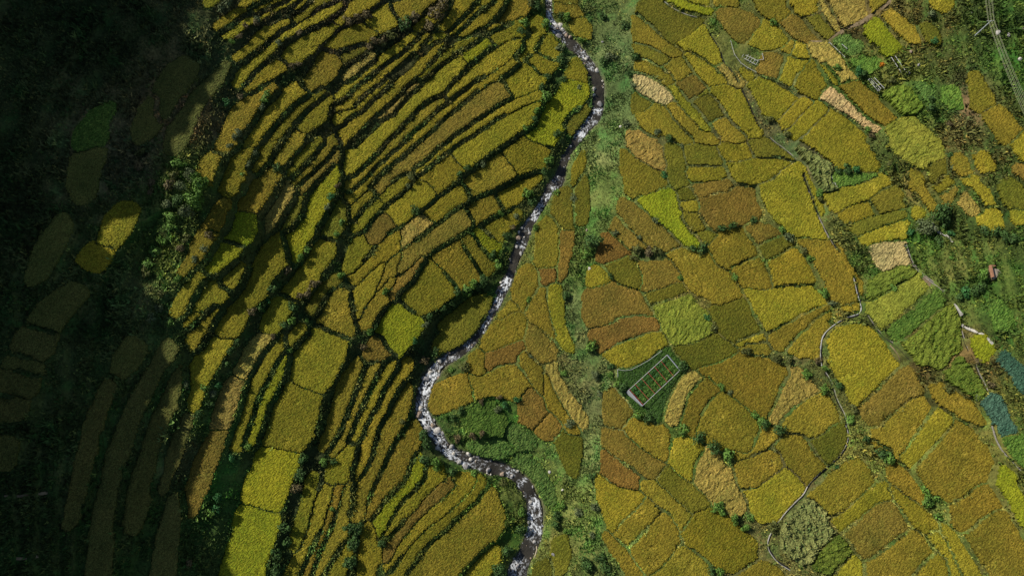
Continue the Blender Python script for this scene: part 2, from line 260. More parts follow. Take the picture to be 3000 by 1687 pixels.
DATA = """
@ 500 0 3.433
Y 470,265 530,215 600,170 680,120 745,90 758,115 700,155 640,200 590,260 555,295 490,302
Y 545,345 590,295 640,260 700,210 760,175 800,170 785,210 730,250 680,290 630,340 585,368 545,362
G 372,35 390,-60 500,-60 450,22 400,40
Y 720,60 760,30 820,0 950,-100 1050,-100 940,0 840,40 750,80
Y 830,100 960,60 1110,0 1200,-70 1260,-70 1150,10 990,75 840,117
Y 905,165 1010,105 1140,45 1230,-10 1300,-70 1360,-70 1260,20 1110,90 1000,140 915,183
Y 965,238 1060,185 1200,112 1345,10 1400,-70 1430,-70 1345,50 1230,130 1110,195 1000,243
Y 650,600 720,540 830,460 900,350 990,280 1120,210 1195,195 1212,222 1180,260 1060,320 990,380 900,470 820,530 720,590
G 1205,195 1350,110 1470,20 1570,-70 1680,-70 1600,30 1480,50 1350,140 1235,215
Y 640,840 680,730 790,640 900,560 980,490 1080,400 1200,330 1330,270 1450,190 1560,110 1700,62 1700,100 1560,200 1440,260 1330,310 1200,370 1120,410 1060,480 980,560 900,640 800,720 720,800 670,850
G 1090,585 1150,480 1300,390 1450,330 1640,260 1560,350 1450,430 1400,500 1330,580 1230,650 1190,665
G 750,885 830,800 950,690 1080,592 1180,668 1100,715 960,790 870,840 800,892
Y 1640,232 1740,140 1870,50 2010,-70 2110,-70 2040,30 1900,110 1740,190 1660,238
G 1600,490 1700,390 1850,310 1950,272 2060,342 1990,390 1850,450 1720,500 1612,522
Y 1955,268 2070,160 2200,90 2250,150 2298,222 2200,280 2065,335
O 2225,90 2350,30 2470,-70 2660,-70 2560,60 2450,150 2312,222 2255,150
D 1690,562 1800,530 1960,485 1900,560 1720,612
S 1770,792 1800,700 1900,640 2040,540 2022,580 1900,690 1822,772
O 1315,832 1430,730 1550,540 1640,540 1690,600 1670,700 1600,800 1500,860 1372,920
Y 740,1445 800,1340 900,1200 1000,1062 1130,940 1290,842 1360,928 1250,1000 1190,1050 1100,1140 1000,1260 930,1350 830,1440
O 465,1500 560,1290 620,1160 700,1050 850,950 960,900 1050,872 1000,960 900,1040 850,1130 760,1260 690,1350 640,1420 580,1500
G 1000,1420 1080,1300 1150,1220 1250,1130 1380,1020 1530,932 1500,990 1380,1070 1250,1180 1180,1290 1060,1420
G 1260,1262 1400,1120 1570,990 1600,1010 1540,1120 1520,1200 1400,1280 1330,1320
@ 1000 0 3.22
Y -50,945 60,830 180,760 250,680 330,600 430,520 560,450 700,342 708,372 600,452 480,522 400,592 300,672 200,762 90,852 20,925 -50,955
Y -45,1035 40,970 120,890 200,805 300,725 420,630 520,580 590,525 700,430 760,385 805,345 808,372 760,420 690,475 590,565 500,645 400,730 300,825 200,925 100,1010 0,1042
G 730,520 830,410 960,332 990,350 850,425 760,520
Y -40,1150 -40,1072 100,1042 210,952 300,870 420,765 520,675 620,585 720,530 620,640 510,730 420,815 300,945 200,1045 100,1095 0,1155
Y 0,1325 0,1205 100,1130 200,1075 310,970 410,860 510,750 610,660 710,560 840,460 955,410 960,440 850,560 750,650 630,770 520,890 440,960 320,1070 200,1190 80,1310
S 110,1370 200,1280 350,1130 480,1010 600,900 740,762 760,800 650,880 560,970 480,1080 350,1160 250,1240 150,1342
Y 38,1474 130,1400 250,1285 400,1140 490,1095 570,1000 665,890 760,815 840,730 960,620 1105,512 1165,600 1140,690 1050,760 980,860 870,930 760,990 640,1120 520,1250 380,1350 268,1504 128,1624 58,1654 30,1614
L 1110,508 1250,430 1395,362 1425,420 1330,500 1200,590 1170,595
G 1405,352 1560,280 1600,240 1700,200 1700,260 1680,340 1560,380 1432,418
G 740,770 880,680 960,590 1080,500 1250,420 1390,345 1382,322 1250,380 1100,420 1000,470 900,570 800,690 732,750
Y 990,425 1050,395 1200,345 1380,295 1430,255 1600,212 1612,240 1560,252 1350,305 1250,345 1100,380
O 1450,245 1480,180 1560,50 1600,-70 1740,-70 1770,30 1750,100 1650,180 1600,212
Y 955,300 1040,170 1100,60 1150,-70 1310,-70 1190,110 1080,210 1000,312
Y 1010,325 1090,240 1200,150 1300,30 1345,-70 1445,-70 1420,30 1320,90 1220,170 1130,270 1060,342
Y 1080,352 1140,290 1240,200 1340,110 1440,30 1480,-70 1560,-70 1540,40 1480,120 1430,190 1370,250 1260,310 1150,372
Y 715,262 800,190 900,90 950,60 930,120 860,190 740,282
Y 1000,920 1080,800 1190,680 1330,570 1450,480 1560,420 1660,400 1670,450 1600,540 1480,630 1370,700 1270,750 1150,830 1050,910 1010,932
O 50,1712 140,1672 260,1582 380,1482 500,1330 640,1140 760,1010 870,940 990,930 960,1000 860,1080 740,1180 640,1275 560,1382 470,1462 350,1562 230,1662 140,1742 70,1802
Y 80,1822 180,1742 300,1642 420,1542 560,1350 720,1265 860,1115 970,1015 1080,952 1180,865 1270,785 1390,720 1500,640 1640,560 1660,600 1560,690 1430,740 1360,780 1270,850 1170,940 1080,990 960,1100 830,1220 700,1330 600,1430 560,1502 440,1582 330,1682 240,1762 150,1862 80,1912
Y 1640,570 1720,500 1800,380 1850,320 1790,215 1860,190 1890,230 1880,340 1830,430 1760,520 1680,588
G 1860,480 1910,370 1960,360 2010,430 2020,560 2022,592 1910,538
Y 1750,580 1850,502 1920,555 2022,602 1990,670 1905,718 1862,680 1820,640
G 1535,758 1640,680 1740,592 1820,652 1860,702 1910,742 1880,820 1750,880 1622,918 1570,850
B 310,1792 300,1752 420,1642 560,1512 680,1430 800,1330 950,1190 1080,1060 1200,960 1370,840 1530,772 1568,860 1615,920 1520,970 1380,1040 1250,1130 1150,1200 1020,1290 900,1390 840,1440 760,1542 640,1592 540,1672 430,1752 350,1822
Y 1040,1350 1170,1230 1300,1140 1420,1060 1560,990 1700,930 1850,890 1855,930 1740,980 1580,1050 1450,1100 1330,1180 1200,1280 1080,1350 990,1420 960,1422 860,1492 800,1562 720,1622 700,1592 790,1522 880,1432
G 1050,1442 1150,1360 1260,1280 1400,1200 1540,1110 1690,1040 1840,990 1830,1060 1790,1150 1700,1230 1560,1310 1450,1380 1380,1440 1280,1512 1170,1585 1100,1512
L 2150,780 2230,800 2300,830 2290,920 2220,1010 2120,1050 2070,1130 2060,1230 2000,1330 1960,1400 1750,1290 1880,1180 1900,1060 1990,980 2070,880
G 2150,740 2170,650 2200,592 2270,630 2300,700 2290,795 2160,770
D 2130,1200 2200,1100 2300,1010 2330,1060 2260,1160 2170,1260
O 2030,80 2200,82 2290,190 2180,200 2090,170 2040,130
O 2180,212 2290,200 2350,280 2340,380 2260,370 2190,290
D 2000,-70 2200,-70 2220,78 2100,62 2020,20
@ 1750 0 3.22
D 380,60 540,-10 600,10 720,90 850,140 980,165 1010,208 930,262 820,350 735,402 640,360 540,280 440,190 370,130
Y 742,410 840,345 930,270 1010,212 1050,290 1110,380 1160,440 1180,560 1150,600 1040,580 900,510 800,450
O 330,150 400,180 500,260 620,360 730,430 790,500 760,540 660,520 540,450 440,420 350,400 330,280
D 340,422 440,432 560,470 680,540 620,620 560,640 450,570 380,520
O 350,610 430,570 520,590 600,650 700,720 720,790 640,800 540,730 450,710 360,680
P 350,710 450,730 560,770 640,850 710,940 640,990 540,960 430,880 370,790
O 600,650 700,580 780,560 880,690 780,760 710,780
B 720,780 880,700 1020,830 870,950 800,880
G 800,510 900,530 1020,600 1160,700 1220,790 1060,820 960,720 860,600
S 1150,600 1200,590 1290,700 1340,790 1310,830 1230,790 1140,690
G 640,840 720,800 850,950 960,1080 1090,1240 1000,1240 860,1090 740,960
D 890,960 1050,900 1150,1010 1210,1100 1060,1160 970,1060
D 870,950 1020,840 1050,890 900,960
Y 1040,850 1210,800 1330,850 1400,900 1450,1000 1500,1130 1550,1230 1500,1290 1410,1270 1300,1170 1200,1070 1110,960
O 1060,1180 1200,1110 1300,1220 1390,1280 1300,1340 1170,1320
O 650,990 740,960 850,1090 980,1220 1090,1260 1160,1330 1060,1360 940,1310 800,1200 700,1090
D 350,890 430,890 530,960 420,1080 350,1080 335,990
O 360,1090 425,1085 530,965 620,1000 700,1090 790,1200 900,1320 780,1330 620,1260 480,1220 390,1150
L 620,20 750,30 900,70 1070,80 1070,120 950,120 800,72
Y 800,-70 1060,-70 1070,60 900,22
O 1060,0 1150,-70 1300,-70 1310,50 1180,70 1080,60
B 1140,100 1250,80 1400,130 1480,170 1540,240 1460,310 1420,400 1330,390 1240,290 1160,190
Y 1430,390 1480,300 1560,220 1700,270 1770,370 1740,450 1650,470 1540,450 1440,430
O 1720,480 1745,440 1830,410 1850,450 1810,520
Y 1830,480 1860,440 1930,440 1950,520 1930,570 1820,520
B 1510,690 1560,570 1600,520 1700,510 1780,530 1690,760 1590,740
Y 1690,780 1740,640 1790,540 1930,570 1940,620 1870,720 1840,820 1760,810
G 1850,820 1870,730 1950,620 2050,640 2110,720 2120,840 2080,890 1980,860 1900,850
Y 1350,660 1430,700 1460,760 1380,730
Y 1440,765 1530,750 1690,810 1880,890 1890,920 1800,1020 1700,1110 1590,1080 1550,1010 1490,880
Y 1720,1120 1890,930 2020,970 1820,1180 1760,1232
G 1768,1242 1830,1182 2025,985 2160,1040 1910,1310 1820,1280
Y 1920,1320 2160,1048 2300,1100 2450,1230 2560,1390 2690,1560 2500,1590 2250,1570 2100,1470 1980,1390
O 1470,0 1560,-70 1760,-70 1800,50 1810,130 1710,210 1620,170 1540,90
Y 1800,40 1900,-70 2060,-70 2090,120 1990,170 1900,120
D 1990,172 2090,130 2170,210 2260,330 2150,370 2060,270
B 1720,230 1830,160 1930,190 2040,300 2130,380 1900,370 1830,320
S 2140,0 2250,-70 2500,-70 2560,60 2570,130 2480,220 2360,280 2290,210 2200,110
S 2060,30 2120,10 2200,120 2330,265 2330,300 2260,320 2150,180
S 1990,450 2130,410 2220,500 2300,600 2380,700 2430,750 2290,790 2210,700 2130,600
P 2100,900 2170,840 2250,900 2350,1000 2430,1090 2576,1180 2640,1250 2500,1150 2350,1060 2230,980
O 2300,800 2430,760 2530,850 2660,960 2830,1100 2720,1160 2600,1110 2480,1010 2380,920
@ 2200 0 3.22
W 1270,1280 1290,1200 1370,1140 1500,1130 1640,1190 1720,1260 1800,1320 1830,1400 1800,1500 1600,1560 1430,1500 1300,1400
C 780,410 850,350 930,340 1010,400 1040,460 950,520 870,480
V 930,580 1050,545 1200,560 1210,620 1100,680 980,640
L 1080,260 1180,190 1260,260 1350,350 1420,440 1300,510 1220,420 1130,340
F 1230,900 1430,820 1540,900 1590,1010 1550,1060 1400,1080 1310,1000
C 1550,810 1620,780 1680,830 1720,930 1690,970 1620,920
V 1800,840 1900,820 1970,890 1990,1020 1880,1030 1810,960
O 2080,700 2120,680 2200,790 2310,920 2300,960 2170,1010 2110,1050 2050,940 2060,820
O 2180,1110 2240,1060 2380,1000 2480,1100 2560,1200 2450,1330 2370,1340 2270,1220
Y 2460,1340 2560,1260 2700,1200 2700,1500 2500,1430
D 1640,240 1700,250 1780,350 1760,420 1680,380 1630,300
O 1220,130 1330,100 1420,180 1560,300 1580,400 1470,400 1330,260
Y 1690,40 1760,-70 1930,-70 1900,60 1830,110 1740,80
O 1080,-70 1300,-70 1240,80 1150,120 1090,60
Y 650,625 700,610 760,680 830,780 760,760 690,700
@ 400 380 3.22
O 610,400 620,310 690,250 770,250 780,310 730,400 720,480 680,480 620,430
G 850,370 900,300 980,240 1080,220 1050,290 1010,380 970,470 930,560 890,610 840,580 790,540 800,450
O 640,930 700,820 730,750 790,690 830,680 800,770 800,860 790,910 720,950
O 420,1365 480,1260 520,1170 560,1100 620,950 700,930 710,970 670,1060 620,1160 560,1230 490,1300 450,1372
L 870,1030 910,940 960,820 1060,810 1130,840 1150,920 1080,1040 1000,1095 880,1050
L 680,1320 730,1240 800,1160 870,1062 990,1105 960,1170 880,1240 790,1310 710,1350
G 1110,390 1160,280 1230,180 1290,110 1350,60 1330,140 1280,220 1220,310 1160,400
O 1010,770 1060,640 1120,550 1180,440 1240,350 1330,370 1310,470 1260,600 1210,690 1150,780 1080,800
O 1300,300 1340,200 1440,80 1480,20 1540,20 1540,70 1480,150 1400,250 1390,310 1320,340
G 1440,422 1520,330 1640,190 1740,80 1760,55 1680,150 1560,300 1470,420
O 1480,505 1600,400 1700,300 1800,170 1860,60 1860,110 1830,200 1740,300 1640,400 1540,492
B 1550,545 1650,450 1760,360 1830,280 1870,180 1890,230 1880,300 1800,370 1700,470 1640,560 1560,620
L 1390,1000 1500,930 1580,800 1610,700 1640,600 1750,480 1830,390 1880,330 1890,420 1840,560 1800,650 1750,770 1700,860 1640,990 1570,1090 1540,1180 1500,1250 1460,1230 1430,1100
S 1220,920 1260,820 1320,700 1380,580 1450,500 1480,560 1460,680 1380,780 1330,870 1260,942
D 1370,930 1430,800 1480,700 1540,600 1600,620 1560,720 1530,830 1440,930
Y 810,1420 900,1350 1000,1260 980,1380 960,1470 860,1515 790,1465
D 1770,980 1850,830 1930,690 1980,770 1950,890 1880,1010 1800,1020
@ 400 800 3.22
Y 360,385 400,280 450,200 500,130 560,30 600,-15 560,80 490,220 460,310 400,380
Y 580,300 640,200 700,100 740,60 790,120 860,170 840,210 740,280 680,330 600,370 580,360
Y 500,512 560,430 600,380 640,372 570,450 510,520
Y 510,620 560,520 650,420 750,345 730,400 680,500 640,600 570,700 520,680
G 1340,-362 1370,-272 1420,-172 1400,-72 1330,-22 1240,70 1190,220 1100,290 1030,340 1010,440 990,500 950,560 890,610 820,600 740,565 750,510 840,390 960,320 990,240 1010,150 1060,50 1100,-20 1180,-170 1270,-282
Y 430,1230 480,1100 490,980 560,850 590,800 640,700 700,600 735,578 820,608 885,618 860,680 800,780 750,880 690,960 640,1060 600,1140 560,1260 520,1270
G 1390,200 1420,150 1480,97 1600,-62 1680,-202 1760,-312 1840,-292 1830,-162 1740,-52 1680,40 1600,160 1480,265
G 1190,510 1220,430 1320,280 1385,210 1475,272 1430,360 1380,440 1320,520 1270,560 1210,550
D 1640,340 1720,240 1800,120 1890,30 1910,60 1820,140 1740,250 1670,362
O 1720,485 1780,380 1800,260 1880,190 1950,180 2010,240 2030,350 2035,500 2020,580 1970,612 1870,572 1760,525
G 1460,1010 1450,900 1500,800 1580,690 1660,590 1718,512 1860,578 1978,628 1950,720 1930,850 1850,950 1790,1050 1740,1110 1620,1100 1530,1060
G 1190,1600 1230,1449 1290,1270 1380,1120 1430,1022 1540,1078 1728,1128 1690,1250 1660,1400 1620,1560 1543,1655 1350,1625
S 960,920 1000,850 1060,730 1140,620 1240,570 1270,590 1210,670 1120,790 1060,900 990,960
S 720,1449 760,1330 830,1180 880,1020 960,1000 1000,1050 960,1150 930,1270 880,1380 830,1470 760,1480
G 920,1630 980,1449 1050,1250 1100,1080 1170,900 1250,760 1330,660 1400,630 1370,720 1310,830 1230,980 1160,1100 1090,1280 1040,1449 980,1632
L 1050,1630 1090,1449 1150,1280 1230,1130 1310,970 1380,830 1420,770 1410,850 1360,980 1290,1120 1210,1280 1150,1449 1110,1622
G 1420,652 1500,570 1580,480 1570,560 1510,630 1430,690
O 1830,1449 1880,1250 1950,1050 2050,870 2110,820 2130,860 2080,980 2020,1120 1970,1260 1910,1449 1870,1560 1790,1660 1740,1660 1770,1600
O 1970,1449 2030,1280 2110,1130 2170,960 2200,870 2260,850 2280,880 2220,1000 2150,1110 2080,1270 2020,1449 1900,1680 1830,1722 1880,1620
Y 2080,1449 2150,1260 2230,1120 2300,960 2350,860 2420,840 2420,900 2330,1030 2260,1180 2180,1340 2130,1449 2050,1590 2030,1600
Y 2210,1449 2260,1330 2350,1150 2420,1020 2530,870 2570,815 2576,890 2500,980 2420,1120 2340,1280 2270,1449 2195,1710 2120,1885 2065,1930 2120,1770
@ 1000 420 3.22
G 90,640 150,540 280,422 308,482 240,580 170,650 120,700
G 360,500 450,420 560,320 640,310 620,370 600,420 490,490 420,560 390,540
G 150,735 230,630 340,520 390,515 400,560 330,640 270,720 230,790 150,820
Y 420,640 500,570 610,490 700,410 740,355 800,380 880,472 800,570 700,620 610,690 500,740 450,680
G 750,335 830,250 940,170 1040,92 1100,170 1160,242 1080,310 980,420 900,468 830,398 790,352
G 1535,82 1610,20 1700,-60 1745,-58 1955,50 1920,120 1880,230 1780,290 1672,328 1605,200
O 1165,350 1290,260 1410,160 1520,90 1590,205 1660,322 1530,380 1400,440 1300,490 1210,500 1190,420
G 810,640 920,540 1030,470 1150,390 1190,470 1190,520 1080,590 970,660 870,710
Y 1455,470 1560,410 1700,350 1860,290 1850,340 1740,430 1680,520 1600,570 1530,610
O 1180,620 1300,540 1440,480 1520,610 1440,660 1370,720 1232,748 
B 830,860 940,790 1060,700 1170,632 1222,750 1150,810 1050,870 930,930 820,980 730,1030 640,1120 540,1210 570,1130 620,1040 700,960
S 590,870 650,790 730,720 800,710 820,760 740,840 650,890 600,950
B 240,890 300,790 380,690 430,650 480,730 460,830 380,890 285,948
G 60,1130 100,1010 150,910 220,882 290,952 250,1040 170,1140 80,1200 50,1180
Y 100,1250 190,1170 290,1060 380,960 470,880 540,870 520,980 430,1070 320,1150 220,1230 130,1290
Y 120,1520 140,1440 190,1340 260,1250 400,1120 390,1220 340,1320 260,1480 190,1570 165,1640 135,1630
O 400,1255 440,1140 560,1070 520,1150 440,1260 380,1340 345,1385
B 490,1420 540,1330 600,1240 700,1170 780,1090 760,1130 700,1230 610,1310 560,1380 520,1449
G 549,1441 660,1340 720,1260 790,1150 858,1092 950,1195 1058,1380 1050,1430 900,1530 760,1600 650,1555
O 866,1088 960,1000 1120,922 1200,1055 1318,1250 1230,1310 1080,1368 1010,1270 945,1170
O 1132,920 1230,872 1308,980 1420,1120 1400,1180 1330,1240 1220,1060
L 1242,860 1308,822 1400,892 1480,970 1440,1010 1430,1060 1400,1090 1320,970
G 1335,810 1430,750 1560,700 1690,640 1620,760 1540,830 1490,880 1480,958 1405,882
D 2000,530 2060,450 2130,420 2160,520 2150,640 2170,800 2110,820 2050,760 1990,650
G 2190,390 2200,250 2260,120 2290,80 2290,200 2230,330
D 2210,440 2290,300 2320,400 2320,600 2300,750 2240,770 2220,600
O 1870,780 1930,720 2000,720 2040,800 2020,950 2040,1000 2010,1176 1870,1158 1830,1080 1850,930
R 1873,1180 2005,1182 2010,1290 1880,1350
B 2060,830 2190,830 2180,960 2130,1090 2100,1240 2040,1300 2040,1100 2055,960
O 1620,1390 1640,1290 1700,1180 1760,1140 1830,1220 1855,1345 1800,1430 1740,1530 1690,1540 1640,1470
@ 1700 400 3.22
S 440,0 450,-30 560,-10 700,60 740,100 740,190 800,270 770,310 700,290 620,240 560,190 470,150
O 370,160 430,140 520,220 640,270 760,330 800,400 790,470 640,540 520,580 440,560 430,420 380,290
L 520,600 640,542 800,490 880,560 920,660 960,800 1040,910 1130,1010 1070,1030 980,1010 880,920 770,810 640,690
D 780,110 860,90 940,120 950,230 980,360 1030,470 900,490 850,420 820,280
D 970,140 1050,90 1260,100 1290,160 1330,270 1160,280 1030,260
G 1020,290 1180,290 1330,290 1360,390 1220,410 1060,430 1020,370
G 1280,110 1420,90 1560,70 1620,190 1500,240 1370,250 1320,200
D 1580,60 1740,30 1880,110 2030,210 1900,190 1780,190 1630,190
G 1350,270 1480,250 1620,210 1790,210 1900,200 2010,220 1900,290 1820,380 1720,430 1600,440 1470,440 1420,400
B 1060,460 1200,430 1370,410 1420,470 1380,520 1250,550 1140,570 1090,510
B 1160,580 1270,560 1400,515 1450,490 1620,500 1650,510 1650,610 1700,720 1680,750 1550,780 1400,810 1240,850 1190,790 1150,680
D 940,495 1040,490 1090,598 950,600
Y 950,612 1090,610 1100,690 970,690
O 970,720 1090,720 1140,830 1160,870 1070,915 1020,830
D 1080,920 1170,880 1250,930 1230,980 1160,1010 1110,970
Y 1700,500 1740,450 1830,410 1920,320 2040,260 2090,320 2150,430 2200,560 2240,680 2300,830 2360,960 2200,950 2040,940 1950,870 1860,800 1760,690 1700,590
B 360,600 400,620 500,650 570,690 680,790 780,850 860,940 930,1040 830,1060 700,1040 600,980 520,900 420,830 360,750
B 300,830 350,760 400,830 480,900 560,970 600,1030 500,1040 420,970 310,880
R 210,920 260,930 360,1010 460,1090 400,1140 260,1180 160,1180 150,1130 200,1010
D 240,1220 360,1160 460,1130 500,1200 560,1280 580,1380 480,1390 370,1350 300,1280
B 540,1210 680,1190 830,1180 880,1270 930,1350 820,1400 660,1449 590,1410 570,1300
O 830,1110 950,1090 1200,1130 1250,1230 1380,1310 1460,1420 1520,1490 1420,1540 1290,1590 1190,1500 1090,1440 1000,1380 940,1290 880,1210
O 1230,1070 1270,960 1350,920 1530,900 1590,960 1650,1060 1680,1110 1540,1175 1430,1230 1320,1220 1240,1150
B 1560,880 1680,850 1800,880 1850,930 1780,980 1670,1020 1620,960
D 1680,1040 1800,990 1900,970 2020,1030 1900,1100 1735,1178
Y 1745,1190 1900,1110 2020,1050 2110,1150 2160,1250 2180,1370 1980,1400 1830,1400 1790,1280
O 1430,1240 1560,1178 1690,1130 1780,1280 1820,1400 1650,1449 1540,1420 1500,1340
O 2300,1288 2370,1438 2460,1548 2570,1558 2630,1548 2640,1468 2610,1328 2540,1228 2460,1090 2370,985 2200,965 2050,985 2180,1150
@ 2200 400 3.22
Y 730,570 880,510 1050,440 1260,370 1340,430 1230,510 1100,590 920,660 820,710 770,640
Y 830,712 1090,602 1130,650 1170,740 1050,780 900,840
D 1100,600 1230,520 1350,450 1400,570 1440,680 1300,710 1172,732
D 910,850 1050,790 1190,742 1430,690 1460,770 1260,835 1080,905 1000,930 940,890
Y 1000,950 1100,910 1280,840 1470,780 1460,880 1460,940 1260,978 1100,1020 1040,1010
P 1100,1050 1260,990 1440,960 1500,1060 1550,1160 1560,1220 1400,1180 1280,1230 1190,1230 1140,1130
V 820,350 1000,350 1160,350 1190,380 1030,460 850,490 780,430
T 430,110 540,120 660,190 760,280 700,350 720,440 830,510 720,540 640,430 600,260 500,180
Y 1530,690 1580,680 1590,740 1560,790 1530,750
Y 2140,180 2200,145 2260,200 2310,290 2250,320 2200,280
S 1930,560 2010,500 2060,570 2140,660 2130,730 2040,720 1960,640
Y 2020,400 2100,370 2150,450 2220,570 2250,650 2200,670 2120,560 2050,480
Y 2110,780 2180,710 2260,680 2340,750 2370,850 2340,890 2220,860 2130,830
Y 2450,760 2500,725 2700,700 2700,800 2480,820
O 1920,170 1980,190 2060,330 2080,390 2000,390 1930,280
D 1690,200 1820,190 1830,330 1760,430 1700,460 1690,330
G 1690,480 1830,370 1920,400 1900,440 1750,550
B 1760,580 1930,470 1960,500 1870,640 1800,650
O 1510,320 1600,350 1650,480 1750,600 1760,680 1690,690 1610,560 1530,450
B 2480,300 2530,290 2700,380 2700,480 2540,380
D 2350,450 2480,380 2576,420 2700,600 2560,700 2440,680 2380,580
@ 1000 820 3.22
O 190,410 230,280 310,180 390,70 460,-30 490,0 440,110 370,230 310,330 270,420 210,440
L 370,480 390,370 470,290 555,232 618,295 700,375 748,430 700,520 640,610 560,670 492,688 425,612
B 230,760 260,640 310,560 365,552 415,620 487,700 400,740 280,760
D 890,640 930,550 1000,500 940,430 1050,370 1130,270 1250,200 1400,170 1420,220 1380,290 1300,370 1270,460 1220,530 1130,590 1000,650 920,680
O 124,2245 124,2104 142,1980 248,1838 318,1661 390,1449 430,1340 500,1200 560,1080 620,990 640,1040 640,1120 600,1230 566,1378 478,1538 389,1714 283,1891 212,2086 195,2228
O 1490,340 1560,260 1630,195 1675,258 1590,300 1520,350
O 1340,590 1370,500 1450,420 1560,350 1680,300 1690,380 1720,470 1700,540 1580,590 1470,640 1380,660 1340,640
R 1380,690 1470,660 1580,620 1700,560 1740,640 1670,700 1650,790 1570,790 1480,800 1380,850 1350,800
O 1220,720 1320,650 1368,700 1340,810 1360,860 1300,890 1230,850 1210,800
O 1770,250 1800,150 1870,80 1920,100 1920,200 1950,330 1990,480 1980,540 1900,480 1810,400 1760,330
G 1940,150 1980,60 2060,60 2080,200 2090,380 2140,560 2180,680 2130,680 2060,560 2000,420 1950,280
B 1750,500 1770,420 1850,450 1950,570 2000,700 1980,780 1880,770 1790,690 1740,600
O 1690,700 1740,650 1830,750 1890,850 1900,1000 1880,1080 1810,980 1740,890 1680,800
S 1960,790 2010,770 2040,900 2130,1050 2230,1200 2310,1310 2290,1400 2200,1330 2100,1180 2010,1000 1960,890
O 860,1080 900,1000 1000,960 1180,905 1200,1000 1235,1040 1220,1100 1100,1180 980,1230 890,1260 840,1190
O 1200,912 1300,910 1400,870 1550,800 1680,820 1760,920 1790,1000 1700,1050 1650,1130 1500,1080 1380,1060 1250,1080 1235,1000
V 1150,1280 1280,1210 1420,1160 1500,1230 1550,1320 1540,1449 1350,1449 1180,1420
R 1670,1150 1730,1010 1830,1040 1880,1150 1900,1260 1860,1330 1780,1370 1690,1320
B 1830,1400 1880,1300 1960,1280 2050,1360 2060,1449 1950,1500 1850,1460
O 1905,1090 1910,900 1955,900 2010,1060 2090,1220 2200,1370 2230,1470 2120,1449 2060,1320 1960,1220
@ 1700 800 3.22
H 365,925 480,912 620,847 770,737 830,735 925,815 955,900 900,1000 860,1110 800,1225 780,1320 720,1400 640,1360 570,1270 470,1190 425,1095 380,1010
Y 50,100 80,-30 160,-50 250,30 240,100 140,130
B 40,200 130,135 300,100 350,130 480,150 540,220 620,340 650,400 560,390 430,390 330,430 180,510 60,490 30,420
R 90,560 200,520 320,460 420,410 580,400 660,430 680,540 540,590 380,650 270,700 180,740 110,650
Y 220,760 380,670 520,612 680,555 720,600 770,680 710,740 620,810 520,870 430,910 360,890 290,820
D 650,180 760,160 920,80 990,180 850,230 720,280 660,260
W 700,310 830,260 1000,220 1080,290 1170,400 1180,480 1220,560 1120,610 980,660 900,660 860,600 800,500 740,390
D 890,700 1050,690 1160,640 1250,590 1330,660 1430,740 1400,790 1290,840 1150,860 1040,860 950,820 910,760
D 1240,330 1300,302 1420,262 1520,222 1580,300 1650,440 1690,540 1600,590 1480,630 1400,600 1300,510 1260,400
Y 1540,140 1600,150 1750,190 1880,150 2000,130 2180,130 2260,220 2290,278 2150,370 2000,450 1850,520 1760,550 1700,490 1620,350 1550,230
O 1770,575 1900,515 2060,424 2200,336 2300,295 2325,340 2200,450 2050,600 1930,730 1830,700 1780,640
O 1945,740 2060,610 2210,462 2340,355 2360,390 2290,470 2280,560 2270,720 2260,800 2100,770
Y 1490,650 1600,595 1720,560 1750,630 1600,660 1520,680
O 1530,690 1620,662 1740,650 1790,730 1650,740
O 1130,880 1300,850 1400,800 1500,790 1600,810 1700,820 1850,870 1965,900 1940,1000 1890,1080 1840,1200 1768,1330 1740,1360 1640,1290 1540,1200 1430,1110 1330,1020 1230,950 1150,930
S 1775,1340 1845,1210 1905,1080 1965,960 1975,900 2060,910 2120,980 2190,1060 2230,1100 2130,1170 2000,1270 1900,1370 1850,1430 1800,1400
O 1870,1430 1950,1333 2080,1224 2180,1152 2260,1140 2340,1190 2410,1310 2420,1410 2300,1480 2210,1560 2080,1510 1950,1470
S 800,1330 850,1180 900,1040 960,960 1100,950 1140,980 1100,1040 1030,1140 980,1260 940,1370 910,1420 830,1390 780,1310
O 950,1380 1000,1240 1060,1120 1150,992 1200,990 1310,1090 1250,1180 1150,1310 1100,1395 1070,1500 950,1449
O 1112,1400 1180,1302 1260,1182 1320,1122 1400,1170 1500,1250 1580,1330 1640,1400 1700,1500 1600,1700 1400,1640 1230,1560 1090,1500
B 240,1200 250,1100 300,1080 350,1150 430,1230 470,1330 440,1400 400,1449 250,1449 230,1300
@ 2200 800 3.22
Y 700,680 740,580 860,520 1000,490 1070,520 1170,600 1240,690 1330,790 1390,870 1330,930 1210,1060 1100,1150 1000,1230 940,1220 880,1100 800,970 750,860 740,760
B 1020,1240 1130,1150 1250,1040 1390,910 1480,940 1600,1080 1600,1120 1500,1160 1400,1240 1300,1330 1200,1440 1120,1430 1050,1340
O 1220,1449 1320,1340 1420,1250 1530,1170 1610,1140 1680,1220 1710,1290 1650,1360 1590,1440 1450,1650 1380,1690 1280,1640 1130,1560 1130,1500
Y 1720,1290 1830,1310 1895,1400 1780,1540 1640,1680 1510,1780 1400,1700 1480,1620 1600,1440
O 1690,1060 1740,1060 1900,1130 2050,1210 2110,1310 2160,1420 2100,1430 1960,1330 1850,1270 1740,1180
F 1100,230 1110,110 1200,40 1330,-30 1500,-50 1525,0 1455,60 1330,145 1200,225 1130,250
W 1110,290 1200,232 1340,150 1460,65 1580,0 1650,60 1700,120 1640,210 1540,290 1430,370 1330,440 1270,470 1180,420 1110,360
V 1310,480 1400,400 1540,300 1660,210 1750,150 1840,280 1770,340 1640,430 1520,530 1400,610 1340,560
